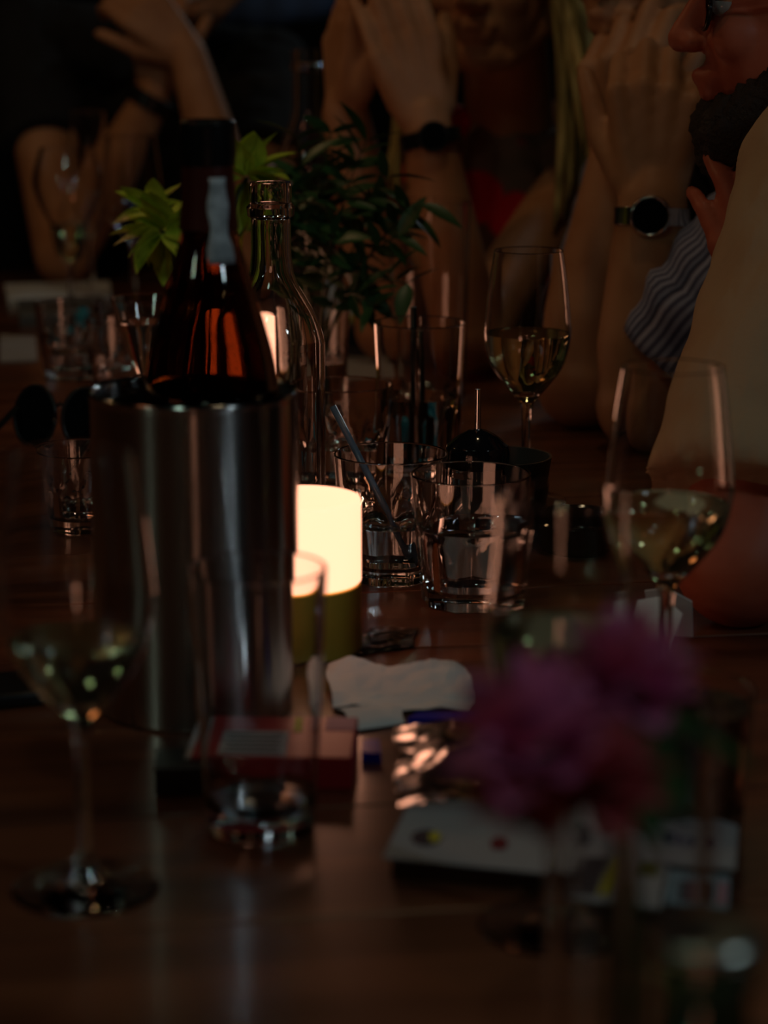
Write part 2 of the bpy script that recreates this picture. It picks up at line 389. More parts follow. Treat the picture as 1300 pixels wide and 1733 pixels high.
def straight(name, a, b, r, m, label, cat, segs=10):
    a, b = Vector(a), Vector(b); o = thing(name, a, label, cat)
    obj('tube', tube_bm([(0, 0, 0), (b - a) * .5, b - a], r, segs), m, o)
straight('black_straw', (pb.x - .006, pb.y, TZ + .013), Q(700, 520, pb.y - .02), .0028, M['black'], 'upright black drinking straw in the tall water glass', 'straw')
straight('black_straw', (pb.x + .004, pb.y + .006, TZ + .013), Q(712, 560, pb.y + .012), .0026, M['black'], 'second shorter black straw leaning in the tall water glass', 'straw')
straight('drink_stirrer', (p2.x + .016, p2.y - .012, TZ + .015), Q(563, 688, p2.y + .02), .0026, M['penblue'], 'slim blue-grey stirrer leaning in the tumbler beside the lamp', 'stirrer')

# ------------------------------------------------------------------ wine cooler and dark bottle
pc = T(338, 1190)
ck = thing('wine_cooler', (pc.x, pc.y, TZ), 'brushed steel cylinder wine cooler with the dark bottle inside', 'wine cooler')
obj('body', lathe_bm([(0, 0), (.058, 0), (.060, .002), (.060, .184), (.0604, .187), (.0608, .189), (.0598, .1905), (.0575, .189), (.057, .186), (.057, .012), (0, .012)], 96), M['steel'], ck)
obj('inner_liner', lathe_bm([(0, .0125), (.0565, .0125), (.0565, .180), (.0560, .180), (.0555, .014), (0, .014)], 64), M['steel_in'], ck)
bx = Q(354, 400, pc.y + .004)
bt = thing('dark_wine_bottle', (bx.x, pc.y + .004, TZ + .0145), 'dark wine bottle with red foil neck standing in the steel cooler', 'bottle')
prof = [(0, .020), (.028, .008), (.036, 0), (.0395, .004), (.040, .01), (.040, .165)] + smooth_prof([(.040, .17), (.036, .195), (.025, .235), (.0165, .265), (.0148, .285), (.0142, .31)], 6) + [(.0150, .312), (.0152, .326), (.0142, .328), (.0100, .328), (.0105, .29), (.0125, .262), (.0215, .232), (.0325, .194), (.0372, .168), (.0372, .014), (.028, .018), (0, .028)]
obj('bottle_glass', lathe_bm(prof, 64), M['darkglass'], bt)
obj('neck_foil', lathe_bm([(.0166, .268), (.0152, .285), (.0146, .304), (.0149, .304), (.0156, .285), (.0172, .268)], 48, lambda a, z, i: 1 + .012 * math.sin(5 * a + z * 200)), M['foil'], bt)
obj('neck_foil_top', lathe_bm([(.0148, .304), (.0146, .310), (.0156, .312), (.0158, .3275), (.0145, .3295), (.0150, .3290), (.0162, .328), (.0162, .311), (.0153, .304)], 48), M['blackfoil'], bt, label='crumpled black foil collar')
# label strip down the right side of the neck
bm = bmesh.new(); rows = []
for j in range(13):
    z = .250 + .048 * j / 12
    rr = .0240 if z < .235 else .0160 + max(0, (.285 - z)) * .17 + .0009
    zs = [.235, .265, .285, .31]; rs = [.025, .0165, .0148, .0142]
    for q in range(3):
        if zs[q] <= z <= zs[q + 1]:
            f = (z - zs[q]) / (zs[q + 1] - zs[q]); rr = rs[q] + (rs[q + 1] - rs[q]) * f + .0016
    wd = .36 + .06 * math.sin(j)
    rows.append([bm.verts.new((rr * math.cos(a), rr * math.sin(a), z)) for a in [R(-66) + wd * (k / 6 - .5) * 2 for k in range(7)]])
for a, b in zip(rows[:-1], rows[1:]):
    for k in range(6): bm.faces.new((a[k], a[k + 1], b[k + 1], b[k]))
nl = obj('neck_label', bm, M['label'], bt, label='pale grey paper strip'); so = nl.modifiers.new('s', 'SOLIDIFY'); so.thickness = .0003

def clear_bottle(p, h, rbody, rneck, label, water=0, zsh=.58):
    b = thing('clear_glass_bottle', (p[0], p[1], TZ), label, 'bottle', 0, 'clear glass water bottles')
    t = .0030
    outer = [(rbody * .9, 0), (rbody, .004), (rbody, h * zsh)] + smooth_prof([(rbody, h * (zsh + .01)), (rbody * .86, h * (zsh + .075)), (rneck * 1.25, h * (zsh + .17)), (rneck * 1.02, h * (zsh + .23)), (rneck, h - .030)], 5) + [(rneck * .98, h - .026), (rneck * 1.16, h - .024), (rneck * 1.2, h - .018), (rneck * 1.04, h - .015), (rneck * 1.06, h - .004), (rneck * 1.0, h)]
    inner = [(r - t, z) for r, z in outer[1:] if z < h - .028] + [(rneck - t, h - .01)]
    inner = [(inner[0][0], .009)] + inner[1:]
    obj('bottle_glass', lathe_bm([(0, .003)] + outer + [(rneck - t, h)] + inner[::-1] + [(0, .008)], 56), M['glass'], b)
    if water:
        q = [(0, .0084)] + [(r - .0004, z) for r, z in inner if z < water]; q += [(q[-1][0], water), (0, water)]
        obj('water', lathe_bm(q, 56), M['water'], b)
pw = Vector((Q(462, 700, 1.62).x, 1.62, TZ))
clear_bottle(pw, .283, .0385, .0145, 'clear empty glass bottle behind the steel cooler, right of the dark bottle')
clear_bottle(Vector((Q(520, 300, 2.75).x, 2.75, TZ)), .352, .040, .0165, 'tall clear glass bottle rising behind the leafy branches')

# ------------------------------------------------------------------ glowing table lamps
def lamp(p, label):
    l = thing('table_lamp', (p[0], p[1], TZ), label, 'lamp', 0, 'glowing cylinder table lamps')
    obj('lamp_base', lathe_bm([(0, 0), (.036, 0), (.0378, .0015), (.0382, .004), (.0382, .044), (.0372, .0452), (0, .0452)], 64), M['brass'], l)
    obj('lamp_shade', lathe_bm([(0, .0458), (.0370, .0458), (.0383, .047), (.0383, .0985), (.0376, .1003), (.036, .1008), (.034, .1003), (0, .1003)], 64), M['diffuser'], l, label='glowing warm white shade')
lamp(T(512, 1098), 'glowing cylinder lamp with olive brass base right of the steel cooler')
pl2 = Vector((Q(405, 640, 2.22).x, 2.22, TZ)); lamp(pl2, 'glowing cylinder lamp hidden behind the dark bottle in the cooler')

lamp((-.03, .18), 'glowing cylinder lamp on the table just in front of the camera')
# ------------------------------------------------------------------ sugar dispenser, bowls
psd = Vector((Q(808, 785, 1.615).x, 1.615, TZ))
sd = thing('sugar_dispenser', psd, 'small glass sugar dispenser with black domed lid and thin spout', 'dispenser')
obj('jar', lathe_bm([(0, .001), (.021, 0), (.0225, .003), (.0225, .070), (.0205, .076), (.0190, .076), (.0205, .069), (.0205, .006), (0, .005)], 48), M['glass'], sd)
obj('sugar', lathe_bm([(0, .0055), (.0198, .0065), (.0198, .035), (0, .038)], 32), mat('sugar', (.75, .70, .6), .9), sd)
obj('lid', lathe_bm([(0, .0765), (.0232, .0765), (.0238, .079), (.0238, .088), (.0226, .092), (.0150, .0985), (.007, .103), (.003, .104), (0, .104)], 48), M['blackgloss'], sd)
obj('spout', lathe_bm([(0, .1035), (.0024, .1035), (.0022, .1335), (.0016, .1335), (.0014, .106), (0, .106)], 20), M['chrome'], sd)
pbw = Vector((Q(848, 765, 1.72).x, 1.72, TZ))
bw_ = thing('grey_bowl', pbw, 'small dark grey bowl behind the sugar dispenser and faceted tumbler', 'bowl')
obj('bowl_body', lathe_bm([(0, 0), (.022, 0), (.024, .003), (.034, .024), (.0395, .061), (.040, .063), (.038, .063), (.032, .026), (.022, .006), (0, .005)], 56), M['grey_ceramic'], bw_)
pa = T(985, 925)
ash = thing('black_ashtray', (pa.x, pa.y, TZ), 'shallow black round ashtray right of the faceted tumbler', 'ashtray')
obj('ashtray_body', lathe_bm([(0, 0), (.036, 0), (.040, .004), (.043, .022), (.041, .024), (.038, .022), (.035, .008), (0, .006)], 56, lambda a, z, i: 1), M['blackgloss'], ash)
# lying dark tin beneath the camera side glass
# ------------------------------------------------------------------ sunglasses
sgp = T(105, 768)
sg = thing('sunglasses', (sgp.x, sgp.y, TZ), 'black sunglasses standing open lens-up at the left behind the tumbler', 'sunglasses', R(-14))
for s in (-1, 1):
    bm = lathe_bm([(0, -.0012), (.021, -.0012), (.0215, 0), (.021, .0012), (0, .0022)], 40)
    bmesh.ops.scale(bm, vec=(1, 1.3, 1), verts=bm.verts)
    obj('lens', bm, M['blackgloss'], sg, loc=(s * .0255, 0, .034), rot=(R(80), 0, s * R(12)))
    ring = [(math.cos(a) * .0225, math.sin(a) * .0285, 0) for a in [2 * PI * k / 28 for k in range(29)]]
    obj('rim', tube_bm(ring, .0022, 6), M['black'], sg, loc=(s * .0255, 0, .034), rot=(R(80), 0, s * R(12)))
    obj('temple', tube_bm([(s * .046, .003, .040), (s * .050, -.05, .022), (s * .046, -.10, .006), (s * .042, -.118, .003)], [.0028, .0026, .0026, .003], 8), M['black'], sg)
obj('bridge', tube_bm([(-.006, 0, .044), (0, .001, .047), (.006, 0, .044)], .0018, 8), M['black'], sg)

# ------------------------------------------------------------------ people
def cap_bm(bm, p0, r0, p1, r1, segs=18):
    p0, p1 = Vector(p0), Vector(p1); d = p1 - p0; L = d.length
    if L < 1e-5: d = Vector((0, 0, 1)); L = 1e-4
    d.normalize(); a = d.orthogonal().normalized(); b = d.cross(a); rings = []
    n = 5; prof = []
    for i in range(1, n + 1): an = PI / 2 * i / n; prof.append((-math.cos(an) * r0, math.sin(an) * r0))
    for i in range(0, n): an = PI / 2 * i / n; prof.append((L + math.sin(an) * r1, math.cos(an) * r1))
    v0 = bm.verts.new(p0 - d * r0); v1 = bm.verts.new(p1 + d * r1)
    for z, r in prof: rings.append([bm.verts.new(p0 + d * z + r * (a * math.cos(2 * PI * k / segs) + b * math.sin(2 * PI * k / segs))) for k in range(segs)])
    for k in range(segs):
        k2 = (k + 1) % segs; bm.faces.new((v0, rings[0][k2], rings[0][k])); bm.faces.new((v1, rings[-1][k], rings[-1][k2]))
    for x, y in zip(rings[:-1], rings[1:]):
        for k in range(segs): bm.faces.new((x[k], x[(k + 1) % segs], y[(k + 1) % segs], y[k]))
def ell_bm(bm, c, rad, rot=None):
    r = bmesh.ops.create_uvsphere(bm, u_segments=20, v_segments=14, radius=1)
    mt = Matrix.Translation(Vector(c)) @ (rot.to_matrix().to_4x4() if rot else Matrix()) @ Matrix.Diagonal((*rad, 1))
    bmesh.ops.transform(bm, matrix=mt, verts=r['verts'])
TMP = bpy.data.scenes.new('scratch')
def blob(name, bm, m, parent, voxel=.004, smooth=4, label=None, disp=None):
    bmesh.ops.recalc_face_normals(bm, faces=bm.faces)
    d = bpy.data.meshes.new('tmp'); bm.to_mesh(d); bm.free()
    t = bpy.data.objects.new('tmp', d); TMP.collection.objects.link(t)
    rm = t.modifiers.new('r', 'REMESH'); rm.mode = 'VOXEL'; rm.voxel_size = voxel; rm.use_smooth_shade = True
    s = t.modifiers.new('s', 'SMOOTH'); s.factor = .5; s.iterations = smooth
    with bpy.context.temp_override(scene=TMP, view_layer=TMP.view_layers[0]):
        dg = bpy.context.evaluated_depsgraph_get()
    me = bpy.data.meshes.new_from_object(t.evaluated_get(dg))
    bpy.data.objects.remove(t); bpy.data.meshes.remove(d)
    if disp:
        nn = [v.normal.copy() for v in me.vertices]; co = [v.co + disp(v.co, n) for v, n in zip([v for v in me.vertices], nn)]
        me.vertices.foreach_set('co', [x for c in co for x in c]); me.update()
    me.materials.clear(); me.materials.append(m)
    inv = parent.matrix_basis.inverted(); me.transform(inv)
    return obj(name, me, m, parent, label=label)
def hand(bm, wrist, fwd, back, side, curls, spread=.10, s=1.0, thumb=(.6, .5)):
    """fwd: direction wrist->knuckles; back: normal of the back of the hand; side=+1 thumb on fwd x back side."""
    f = Vector(fwd).normalized(); n = Vector(back); n = (n - f * n.dot(f)).normalized(); t = f.cross(n) * side
    w = Vector(wrist)
    cap_bm(bm, w - f * .01 * s, .021 * s, w + f * .012 * s, .022 * s)
    knl = [(.030, .086), (.010, .090), (-.010, .086), (-.029, .078)]
    flen = [(.042, .026, .020), (.047, .030, .021), (.043, .028, .021), (.033, .021, .018)]
    for i, ((o, l)) in enumerate(knl):
        k = w + f * l * s + t * o * s
        cap_bm(bm, w + f * .016 * s + t * o * .45 * s, .0155 * s, k, .0105 * s)
        cap_bm(bm, w + f * .03 * s + t * o * .6 * s - n * .006 * s, .0140 * s, k - n * .004 * s, .0100 * s)
        d = (f + t * (o / .03) * spread).normalized(); ang = 0; q = k; rr = [.0095, .0087, .0080, .0070]
        if i == 3: rr = [.0085, .0076, .0070, .0062]
        for j in range(3):
            ang += curls[i][j]; dd = d * math.cos(ang) - n * math.sin(ang); q2 = q + dd * flen[i][j] * s
            cap_bm(bm, q, rr[j] * s, q2, rr[j + 1] * s, 12); q = q2
    # thumb
    tb = w + f * .020 * s + t * .020 * s - n * .006 * s
    d1 = (f * math.cos(thumb[0]) + t * math.sin(thumb[0]) - n * .35).normalized(); a = tb + d1 * .042 * s
    d2 = (f * math.cos(thumb[0] * thumb[1]) + t * math.sin(thumb[0] * thumb[1]) - n * .3).normalized(); b = a + d2 * .032 * s
    cap_bm(bm, tb, .0165 * s, a, .0115 * s, 14); cap_bm(bm, a, .0112 * s, b, .0098 * s, 12); cap_bm(bm, b, .0098 * s, b + (d2 - n * .2).normalized() * .024 * s, .0080 * s, 12)
def head(bm, c, yaw, tilt=0, s=1.0):
    """c = head centre; yaw: direction the face points, angle from +X; returns a mapping local->world"""
    rot = Euler((0, tilt, yaw)).to_matrix()
    W = lambda x, y, z: Vector(c) + rot @ (Vector((x, y, z)) * s)
    e = Euler((0, tilt, yaw))
    ell_bm(bm, W(-.010, 0, .025), (.098 * s, .077 * s, .092 * s), e)
    ell_bm(bm, W(.020, 0, -.028), (.066 * s, .062 * s, .075 * s), e)
    ell_bm(bm, W(.052, 0, -.082), (.030 * s, .034 * s, .026 * s), e)           # chin
    for y in (-1, 1):
        cap_bm(bm, W(-.015, y * .058, -.045), .018 * s, W(.045, y * .025, -.085), .018 * s)
        ell_bm(bm, W(.060, y * .036, -.018), (.022 * s, .024 * s, .022 * s), e) # cheek
        ell_bm(bm, W(-.008, y * .078, -.005), (.018 * s, .008 * s, .032 * s), e)# ear
        cap_bm(bm, W(.076, y * .048, .028), .009 * s, W(.086, y * .012, .026), .009 * s)
    cap_bm(bm, W(.084, 0, .020), .008 * s, W(.104, 0, -.020), .012 * s)
    for y in (-1, 1): ell_bm(bm, W(.096, y * .012, -.024), (.011 * s, .009 * s, .008 * s), e)
    cap_bm(bm, W(.080, -.018, -.050), .0075 * s, W(.080, .018, -.050), .0075 * s); cap_bm(bm, W(.090, -.008, -.049), .0068 * s, W(.090, .008, -.049), .0068 * s)
    cap_bm(bm, W(.082, -.014, -.061), .0080 * s, W(.082, .014, -.061), .0080 * s)
    return W
def eyes(W, parent, s=1):
    for y in (-1, 1):
        bm = bmesh.new(); ell_bm(bm, W(.072, y * .032, .008), (.0125 * s,) * 3)
        o = bpy.data.meshes.new('eye'); bm.to_mesh(o); bm.free(); o.transform(parent.matrix_basis.inverted()); ey = obj('eye', o, M['eye'], parent)
        bm = bmesh.new(); ell_bm(bm, W(.0795, y * .032, .007), (.0062 * s,) * 3)
        o = bpy.data.meshes.new('iris'); bm.to_mesh(o); bm.free(); o.transform(parent.matrix_basis.inverted()); obj('iris', o, M['iris'], ey)
        bm = bmesh.new(); ell_bm(bm, W(.0715, y * .032, .0125), (.0135 * s, .0140 * s, .0105 * s))
        o = bpy.data.meshes.new('eyelid'); bm.to_mesh(o); bm.free(); o.transform(parent.matrix_basis.inverted()); obj('eyelid', o, M['skin'], ey)
M['eye'] = mat('eye', (.35, .33, .3), .15); M['iris'] = mat('iris', (.03, .02, .015), .1)
def V(*a): return Vector(a)

def person(label, base, hd, yaw, chest, pelvis, shoulders, elbows, wrists, hands, knees, feet, shirt, skin='skin', sleeve=.5, cloth_r=1.12, tilt=0, hs=1.0, voxel=.0042, sleeve_r=1.0, arm_r=(.047, .040, .029), head_s=1.0):
    pr = thing('person', (base[0], base[1], 0), label, 'person')
    bm = bmesh.new()
    W = head(bm, hd, yaw, tilt, head_s)
    nb_ = (Vector(shoulders[0]) + Vector(shoulders[1])) / 2
    cap_bm(bm, nb_ + V(0, 0, .01), .058, W(-.03, 0, -.05), .052)
    ch = Vector(chest); pv = Vector(pelvis)
    for s in shoulders:
        cap_bm(bm, nb_, .055, s, .052); cap_bm(bm, ch, .09, Vector(s) * .7 + ch * .3, .075)
    cap_bm(bm, ch, .115, (ch + pv) / 2, .11); cap_bm(bm, (ch + pv) / 2, .11, pv, .125)
    for i in range(2):
        cap_bm(bm, shoulders[i], arm_r[0] + .004, elbows[i], arm_r[1]); m = Vector(elbows[i]).lerp(Vector(wrists[i]), .3)
        cap_bm(bm, elbows[i], arm_r[1] - .003, m, arm_r[1] + .001); cap_bm(bm, m, arm_r[1] + .001, wrists[i], arm_r[2] - .003)
        hand(bm, wrists[i], *hands[i], s=hs)
        hip = pv + (Vector(knees[i]) - pv).normalized() * .05
        cap_bm(bm, hip, .085, knees[i], .055); cap_bm(bm, knees[i], .052, Vector(feet[i]) + V(0, 0, .06), .035)
        cap_bm(bm, Vector(feet[i]) + V(0, 0, .035), .035, Vector(feet[i]) + (V(0, 0, .03) + (Vector(knees[i]) - pv).normalized() * .14 * V(1, 1, 0)), .030)
    blob('body', bm, M[skin], pr, voxel, 3)
    eyes(W, pr, head_s)
    if shirt:
        bm = bmesh.new(); k = cloth_r
        cap_bm(bm, nb_ - V(0, 0, .01), .066, ch, .12 * k); cap_bm(bm, ch, .122 * k, pv + V(0, 0, .04), .128 * k)
        for i in range(2):
            s = Vector(shoulders[i]); e = Vector(elbows[i])
            cap_bm(bm, nb_ - V(0, 0, .01), .066, s, .062 * k); cap_bm(bm, ch, .10, s * .7 + ch * .3, .085)
            if sleeve: cap_tube(bm, s, (arm_r[0] + .014) * sleeve_r, s.lerp(e, sleeve), (arm_r[0] + .016) * sleeve_r)
        def wr(co, n): return n * (.006 * noise.noise(co * 14) + .003 * noise.noise(co * 37))
        blob('shirt', bm, M[shirt], pr, .006, 3, disp=wr)
    bm = bmesh.new(); 
    for i in range(2):
        hip = pv + (Vector(knees[i]) - pv).normalized() * .05
        cap_bm(bm, hip, .098, knees[i], .068); cap_bm(bm, knees[i], .066, Vector(feet[i]) + V(0, 0, .12), .052)
    cap_bm(bm, pv, .135, pv + V(0, 0, .03), .135)
    blob('trousers', bm, M['trouser'], pr, .008, 3)
    for i in range(2):
        d = ((Vector(knees[i]) - pv) * V(1, 1, 0)).normalized(); bm = bmesh.new()
        cap_bm(bm, Vector(feet[i]) + V(0, 0, .042) - d * .02, .042, Vector(feet[i]) + V(0, 0, .040) + d * .16, .038)
        blob('shoe', bm, M['black'], pr, .006, 2)
    return pr, W
def cap_tube(bm, p0, r0, p1, r1, segs=28):   # sleeve: rounded at the shoulder, cut flat at the hem
    p0, p1 = Vector(p0), Vector(p1); d = (p1 - p0); L = d.length; d.normalize(); a = d.orthogonal().normalized(); b = d.cross(a)
    prof = [(-math.cos(PI / 2 * i / 5) * r0, math.sin(PI / 2 * i / 5) * r0) for i in range(1, 6)] + [(L * .5, (r0 + r1) / 2), (L, r1), (L, r1 * .3)]
    v0 = bm.verts.new(p0 - d * r0); rings = [[bm.verts.new(p0 + d * z + r * (a * math.cos(2 * PI * k / segs) + b * math.sin(2 * PI * k / segs))) for k in range(segs)] for z, r in prof]
    v1 = bm.verts.new(p0 + d * L)
    for k in range(segs):
        k2 = (k + 1) % segs; bm.faces.new((v0, rings[0][k2], rings[0][k])); bm.faces.new((v1, rings[-1][k], rings[-1][k2]))
    for x, y in zip(rings[:-1], rings[1:]):
        for k in range(segs): bm.faces.new((x[k], x[(k + 1) % segs], y[(k + 1) % segs], y[k]))
def part(name, bm, m, parent, label=None, smooth=True, sub=None):
    bmesh.ops.recalc_face_normals(bm, faces=bm.faces)
    d = bpy.data.meshes.new(name); bm.to_mesh(d); bm.free()
    p = sub or parent; d.transform(parent.matrix_basis.inverted()); return obj(name, d, m, p, smooth, label=label)
def band_bm(c, axis, r, width, th=.003, segs=40, flat=(1, 1)):
    ax = Vector(axis).normalized(); q = ax.to_track_quat('Z', 'Y').to_matrix()
    bm = lathe_bm([(r, -width / 2), (r + th, -width / 2 + .001), (r + th, width / 2 - .001), (r, width / 2), (r - .001, width / 2), (r - .001, -width / 2), (r, -width / 2)], segs)
    bmesh.ops.transform(bm, matrix=Matrix.Translation(c) @ q.to_4x4() @ Matrix.Diagonal((flat[0], flat[1], 1, 1)), verts=bm.verts); return bm
def watch(parent, w, axis, facing, r, name_label, dial='blackgloss', strap='chrome', rd=.019):
    ax = Vector(axis).normalized(); f = Vector(facing); f = (f - ax * f.dot(ax)).normalized()
    s = part('watch_strap', band_bm(w, ax, r, .018), M[strap], parent, name_label)
    q = f.to_track_quat('Z', 'Y').to_matrix().to_4x4()
    bm = lathe_bm([(0, 0), (rd * .97, 0), (rd, .002), (rd, .007), (rd * .92, .0095), (rd * .86, .0095), (rd * .86, .008), (0, .008)], 40)
    bmesh.ops.transform(bm, matrix=Matrix.Translation(Vector(w) + f * (r - .001)) @ q, verts=bm.verts); part('watch_case', bm, M[strap if strap == 'chrome' else 'black'], parent, sub=s)
    bm = lathe_bm([(0, .0082), (rd * .85, .0082), (rd * .85, .0089), (0, .0092)], 40)
    bmesh.ops.transform(bm, matrix=Matrix.Translation(Vector(w) + f * (r - .001)) @ q, verts=bm.verts); part('watch_dial', bm, M[dial], parent, sub=s)

TOWARD = lambda p: (CAM - Vector(p)).normalized()
relaxed = [(.25, .35, .25), (.3, .4, .3), (.35, .45, .3), (.4, .5, .3)]
straightf = [(.05, .08, .05)] * 4
fist = [(.9, 1.1, .6), (1.0, 1.2, .6), (1.0, 1.2, .6), (1.0, 1.2, .6)]

# --- right foreground: bearded man in beige T-shirt, left elbow on the table, facing left
D_e = Q(1252, 1030, 1.46); D_e.z = TZ + .044
D_sh = Q(1445, 300, 1.62); D_w = Q(1330, 560, 1.70); 
D_e2 = V(.47, 1.86, TZ + .044); D_sh2 = V(.58, 1.90, 1.02); D_w2 = V(.43, 1.80, TZ + .10)
pd, WD = person('bearded man with glasses and beige T-shirt leaning his elbow on the table at right', (.72, 1.75),
    Q(1385, 20, 1.78), PI - .12, V(.52, 1.78, .88), V(.70, 1.78, .58), [D_sh, D_sh2], [D_e, D_e2], [D_w, D_w2],
    [((-.3, .25, 1), (0, -1, 0), 1, relaxed), ((-.1, -.3, 1), (-.3, -1, 0), -1, fist)],
    [V(.30, 1.66, .52), V(.30, 1.92, .52)], [V(.28, 1.66, 0), V(.28, 1.92, 0)], 'beige', 'skin_redlit', sleeve=.88, sleeve_r=1.26, arm_r=(.050, .046, .030))
bm = bmesh.new(); ell_bm(bm, WD(.035, 0, -.088), (.062, .052, .040)); cap_bm(bm, WD(-.005, -.062, -.03), .022, WD(.06, -.03, -.09), .028); cap_bm(bm, WD(-.005, .062, -.03), .022, WD(.06, .03, -.09), .028)
ell_bm(bm, WD(.058, 0, -.105), (.034, .036, .030))
blob('beard', bm, M['beard'], pd, .004, 2, disp=lambda co, n: n * .004 * noise.noise(co * 160))
bm = bmesh.new(); ell_bm(bm, WD(-.025, 0, .045), (.100, .086, .090)); blob('hair', bm, M['hair_dark'], pd, .005, 2)
def glasses(W, pr):
    fr = None
    for y in (-1, 1):
        ring = [W(.088 - .004 * abs(math.cos(a)), y * .033 + .024 * math.cos(a), .006 + .019 * math.sin(a)) for a in [2 * PI * k / 28 for k in range(29)]]
        f_ = part('glasses_frame', tube_bm(ring, .0018, 8), M['black'], pr)
        part('temple', tube_bm([W(.080, y * .058, .010), W(.04, y * .078, .012), W(-.01, y * .084, .008)], .0018, 6), M['black'], pr, sub=f_)
        bm = bmesh.new(); vs = [bm.verts.new(W(.0875, y * .033 + .023 * math.cos(a), .006 + .018 * math.sin(a))) for a in [2 * PI * k / 24 for k in range(24)]]
        bm.faces.new(vs); part('lens', bm, M['cello'], pr, sub=f_)
glasses(WD, pd)

# --- man with the steel watch, hands clasped at his mouth, striped rolled sleeves
C_e = Q(1090, 722, 2.06); C_e.z = TZ + .043; C_w = Q(1105, 345, 2.08); C_sh = Q(1385, 300, 2.02)
C_e2 = Q(985, 668, 2.18); C_e2.z = TZ + .043; C_w2 = Q(1050, 280, 2.22); C_sh2 = V(.33, 2.62, 1.06)
C_h = Q(1118, -62, 2.33)
pcn, WC = person('man with steel watch clasping both hands at his mouth, striped sleeves rolled up', (.62, 2.45),
    C_h, PI + .75, V(.47, 2.46, .90), V(.62, 2.48, .58), [C_sh, C_sh2], [C_e, C_e2], [C_w, C_w2],
    [((.02, .12, 1), (-.15, -1, .1), -1, [(.9, .7, .4), (.8, .6, .4), (.8, .6, .4), (.9, .7, .4)], .0),
     ((-.02, -.05, 1), (-.6, -1, 0), 1, [(.6, .9, .5), (.7, .9, .5), (.8, .9, .5), (.9, 1., .5)])],
    [V(.26, 2.36, .52), V(.24, 2.60, .52)], [V(.24, 2.36, 0), V(.22, 2.60, 0)], 'navy', 'skin', sleeve=.25, arm_r=(.046, .046, .036), hs=1.18)
# rolled striped sleeves with their own UVs
def sleeve_mesh(p0, r0, p1, r1, name, m, pr, fold=.0, label=None):
    p0, p1 = Vector(p0), Vector(p1); d = p1 - p0; L = d.length; d.normalize(); a = d.orthogonal().normalized(); b = d.cross(a)
    bm = bmesh.new(); uvl = bm.loops.layers.uv.new('UVMap'); rows = []; segs = 40; n = 26
    for j in range(n + 1):
        f = j / n; r = r0 + (r1 - r0) * f
        if f > .72: r += .005
        if f > .97: r += .002
        ring = []
        for k in range(segs + 1):
            an = 2 * PI * (k % segs) / segs; q = p0 + d * L * f
            rr = r * (1 + .05 * math.sin(3 * an + f * 9) + .035 * math.sin(f * 34 + 2 * math.sin(an)))
            ring.append(bm.verts.new(q + rr * (a * math.cos(an) + b * math.sin(an))))
        rows.append(ring)
    for j in range(n):
        for k in range(segs):
            fc = bm.faces.new((rows[j][k], rows[j][k + 1], rows[j + 1][k + 1], rows[j + 1][k]))
            for lp, (uu, vv) in zip(fc.loops, ((k, j), (k + 1, j), (k + 1, j + 1), (k, j + 1))): lp[uvl].uv = (uu / segs * 2.2, vv / n)
    bmesh.ops.recalc_face_normals(bm, faces=bm.faces)
    me = bpy.data.meshes.new(name); bm.to_mesh(me); bm.free(); me.transform(pr.matrix_basis.inverted())
    o = obj(name, me, m, pr, label=label); s = o.modifiers.new('s', 'SOLIDIFY'); s.thickness = .002
    return o
sleeve_mesh(C_sh, .070, C_sh.lerp(C_e, .80), .062, 'rolled_sleeve', M['stripe'], pcn, label='blue and white striped sleeve')
sleeve_mesh(C_sh2, .070, C_sh2.lerp(C_e2, .78), .056, 'rolled_sleeve', M['stripe'], pcn, label='blue and white striped sleeve')
watch(pcn, C_w - (C_w - C_e).normalized() * .012, C_w - C_e, TOWARD(C_w) + V(-.05, 0, 0), .0335, 'steel bracelet watch with black dial')
bm = bmesh.new(); ell_bm(bm, WC(-.022, 0, .042), (.099, .084, .088)); blob('hair', bm, M['hair_brown'], pcn, .005, 2)

# --- blond woman, hand raised to her forehead, ring and dark watch
B_w = Q(724, 218, 2.50); B_e = Q(790, 640, 2.47); B_e.z = TZ + .040
B_w2 = Q(585, 195, 2.60); B_e2 = Q(655, 590, 2.58); B_e2.z = TZ + .038
B_sh = Q(985, 300, 2.85); B_sh2 = Q(760, 300, 2.98)
pbn, WB = person('blond woman in red-flowered dress resting her forehead on her ringed hand', (.30, 3.02),
    Q(838, -30, 2.74), -PI / 2 - .35, Q(880, 430, 2.95), V(.28, 3.06, .58), [B_sh, B_sh2], [B_e, B_e2], [B_w, B_w2],
    [((-.30, .14, 1), (.25, -1, .05), 1, [(.15, .3, .25)] * 4, .02, ),
     ((-.05, .15, 1), (-.9, -.35, 0), 1, [(.2, .3, .2), (.25, .3, .2), (.3, .4, .2), (.35, .4, .3)], .2)],
    [V(.28, 2.80, .50), V(.05, 2.86, .50)], [V(.28, 2.74, 0), V(.05, 2.80, 0)], 'floral', 'skin', sleeve=0, arm_r=(.042, .038, .031), hs=1.14)
hb = Vector(B_w); fw = Vector((-.28, .18, 1)).normalized()
watch(pbn, B_w + fw * -.012, B_w - B_e, TOWARD(B_w) + V(.1, 0, 0), .0315, 'dark wristwatch', 'blackgloss', 'black', .017)
fw = Vector((-.30, .14, 1)).normalized()
part('ring', band_bm(B_w + fw * .118 + V(-.012, .004, -.004), fw, .0112, .004, .0012, 24), M['chrome'], pbn, 'silver ring')
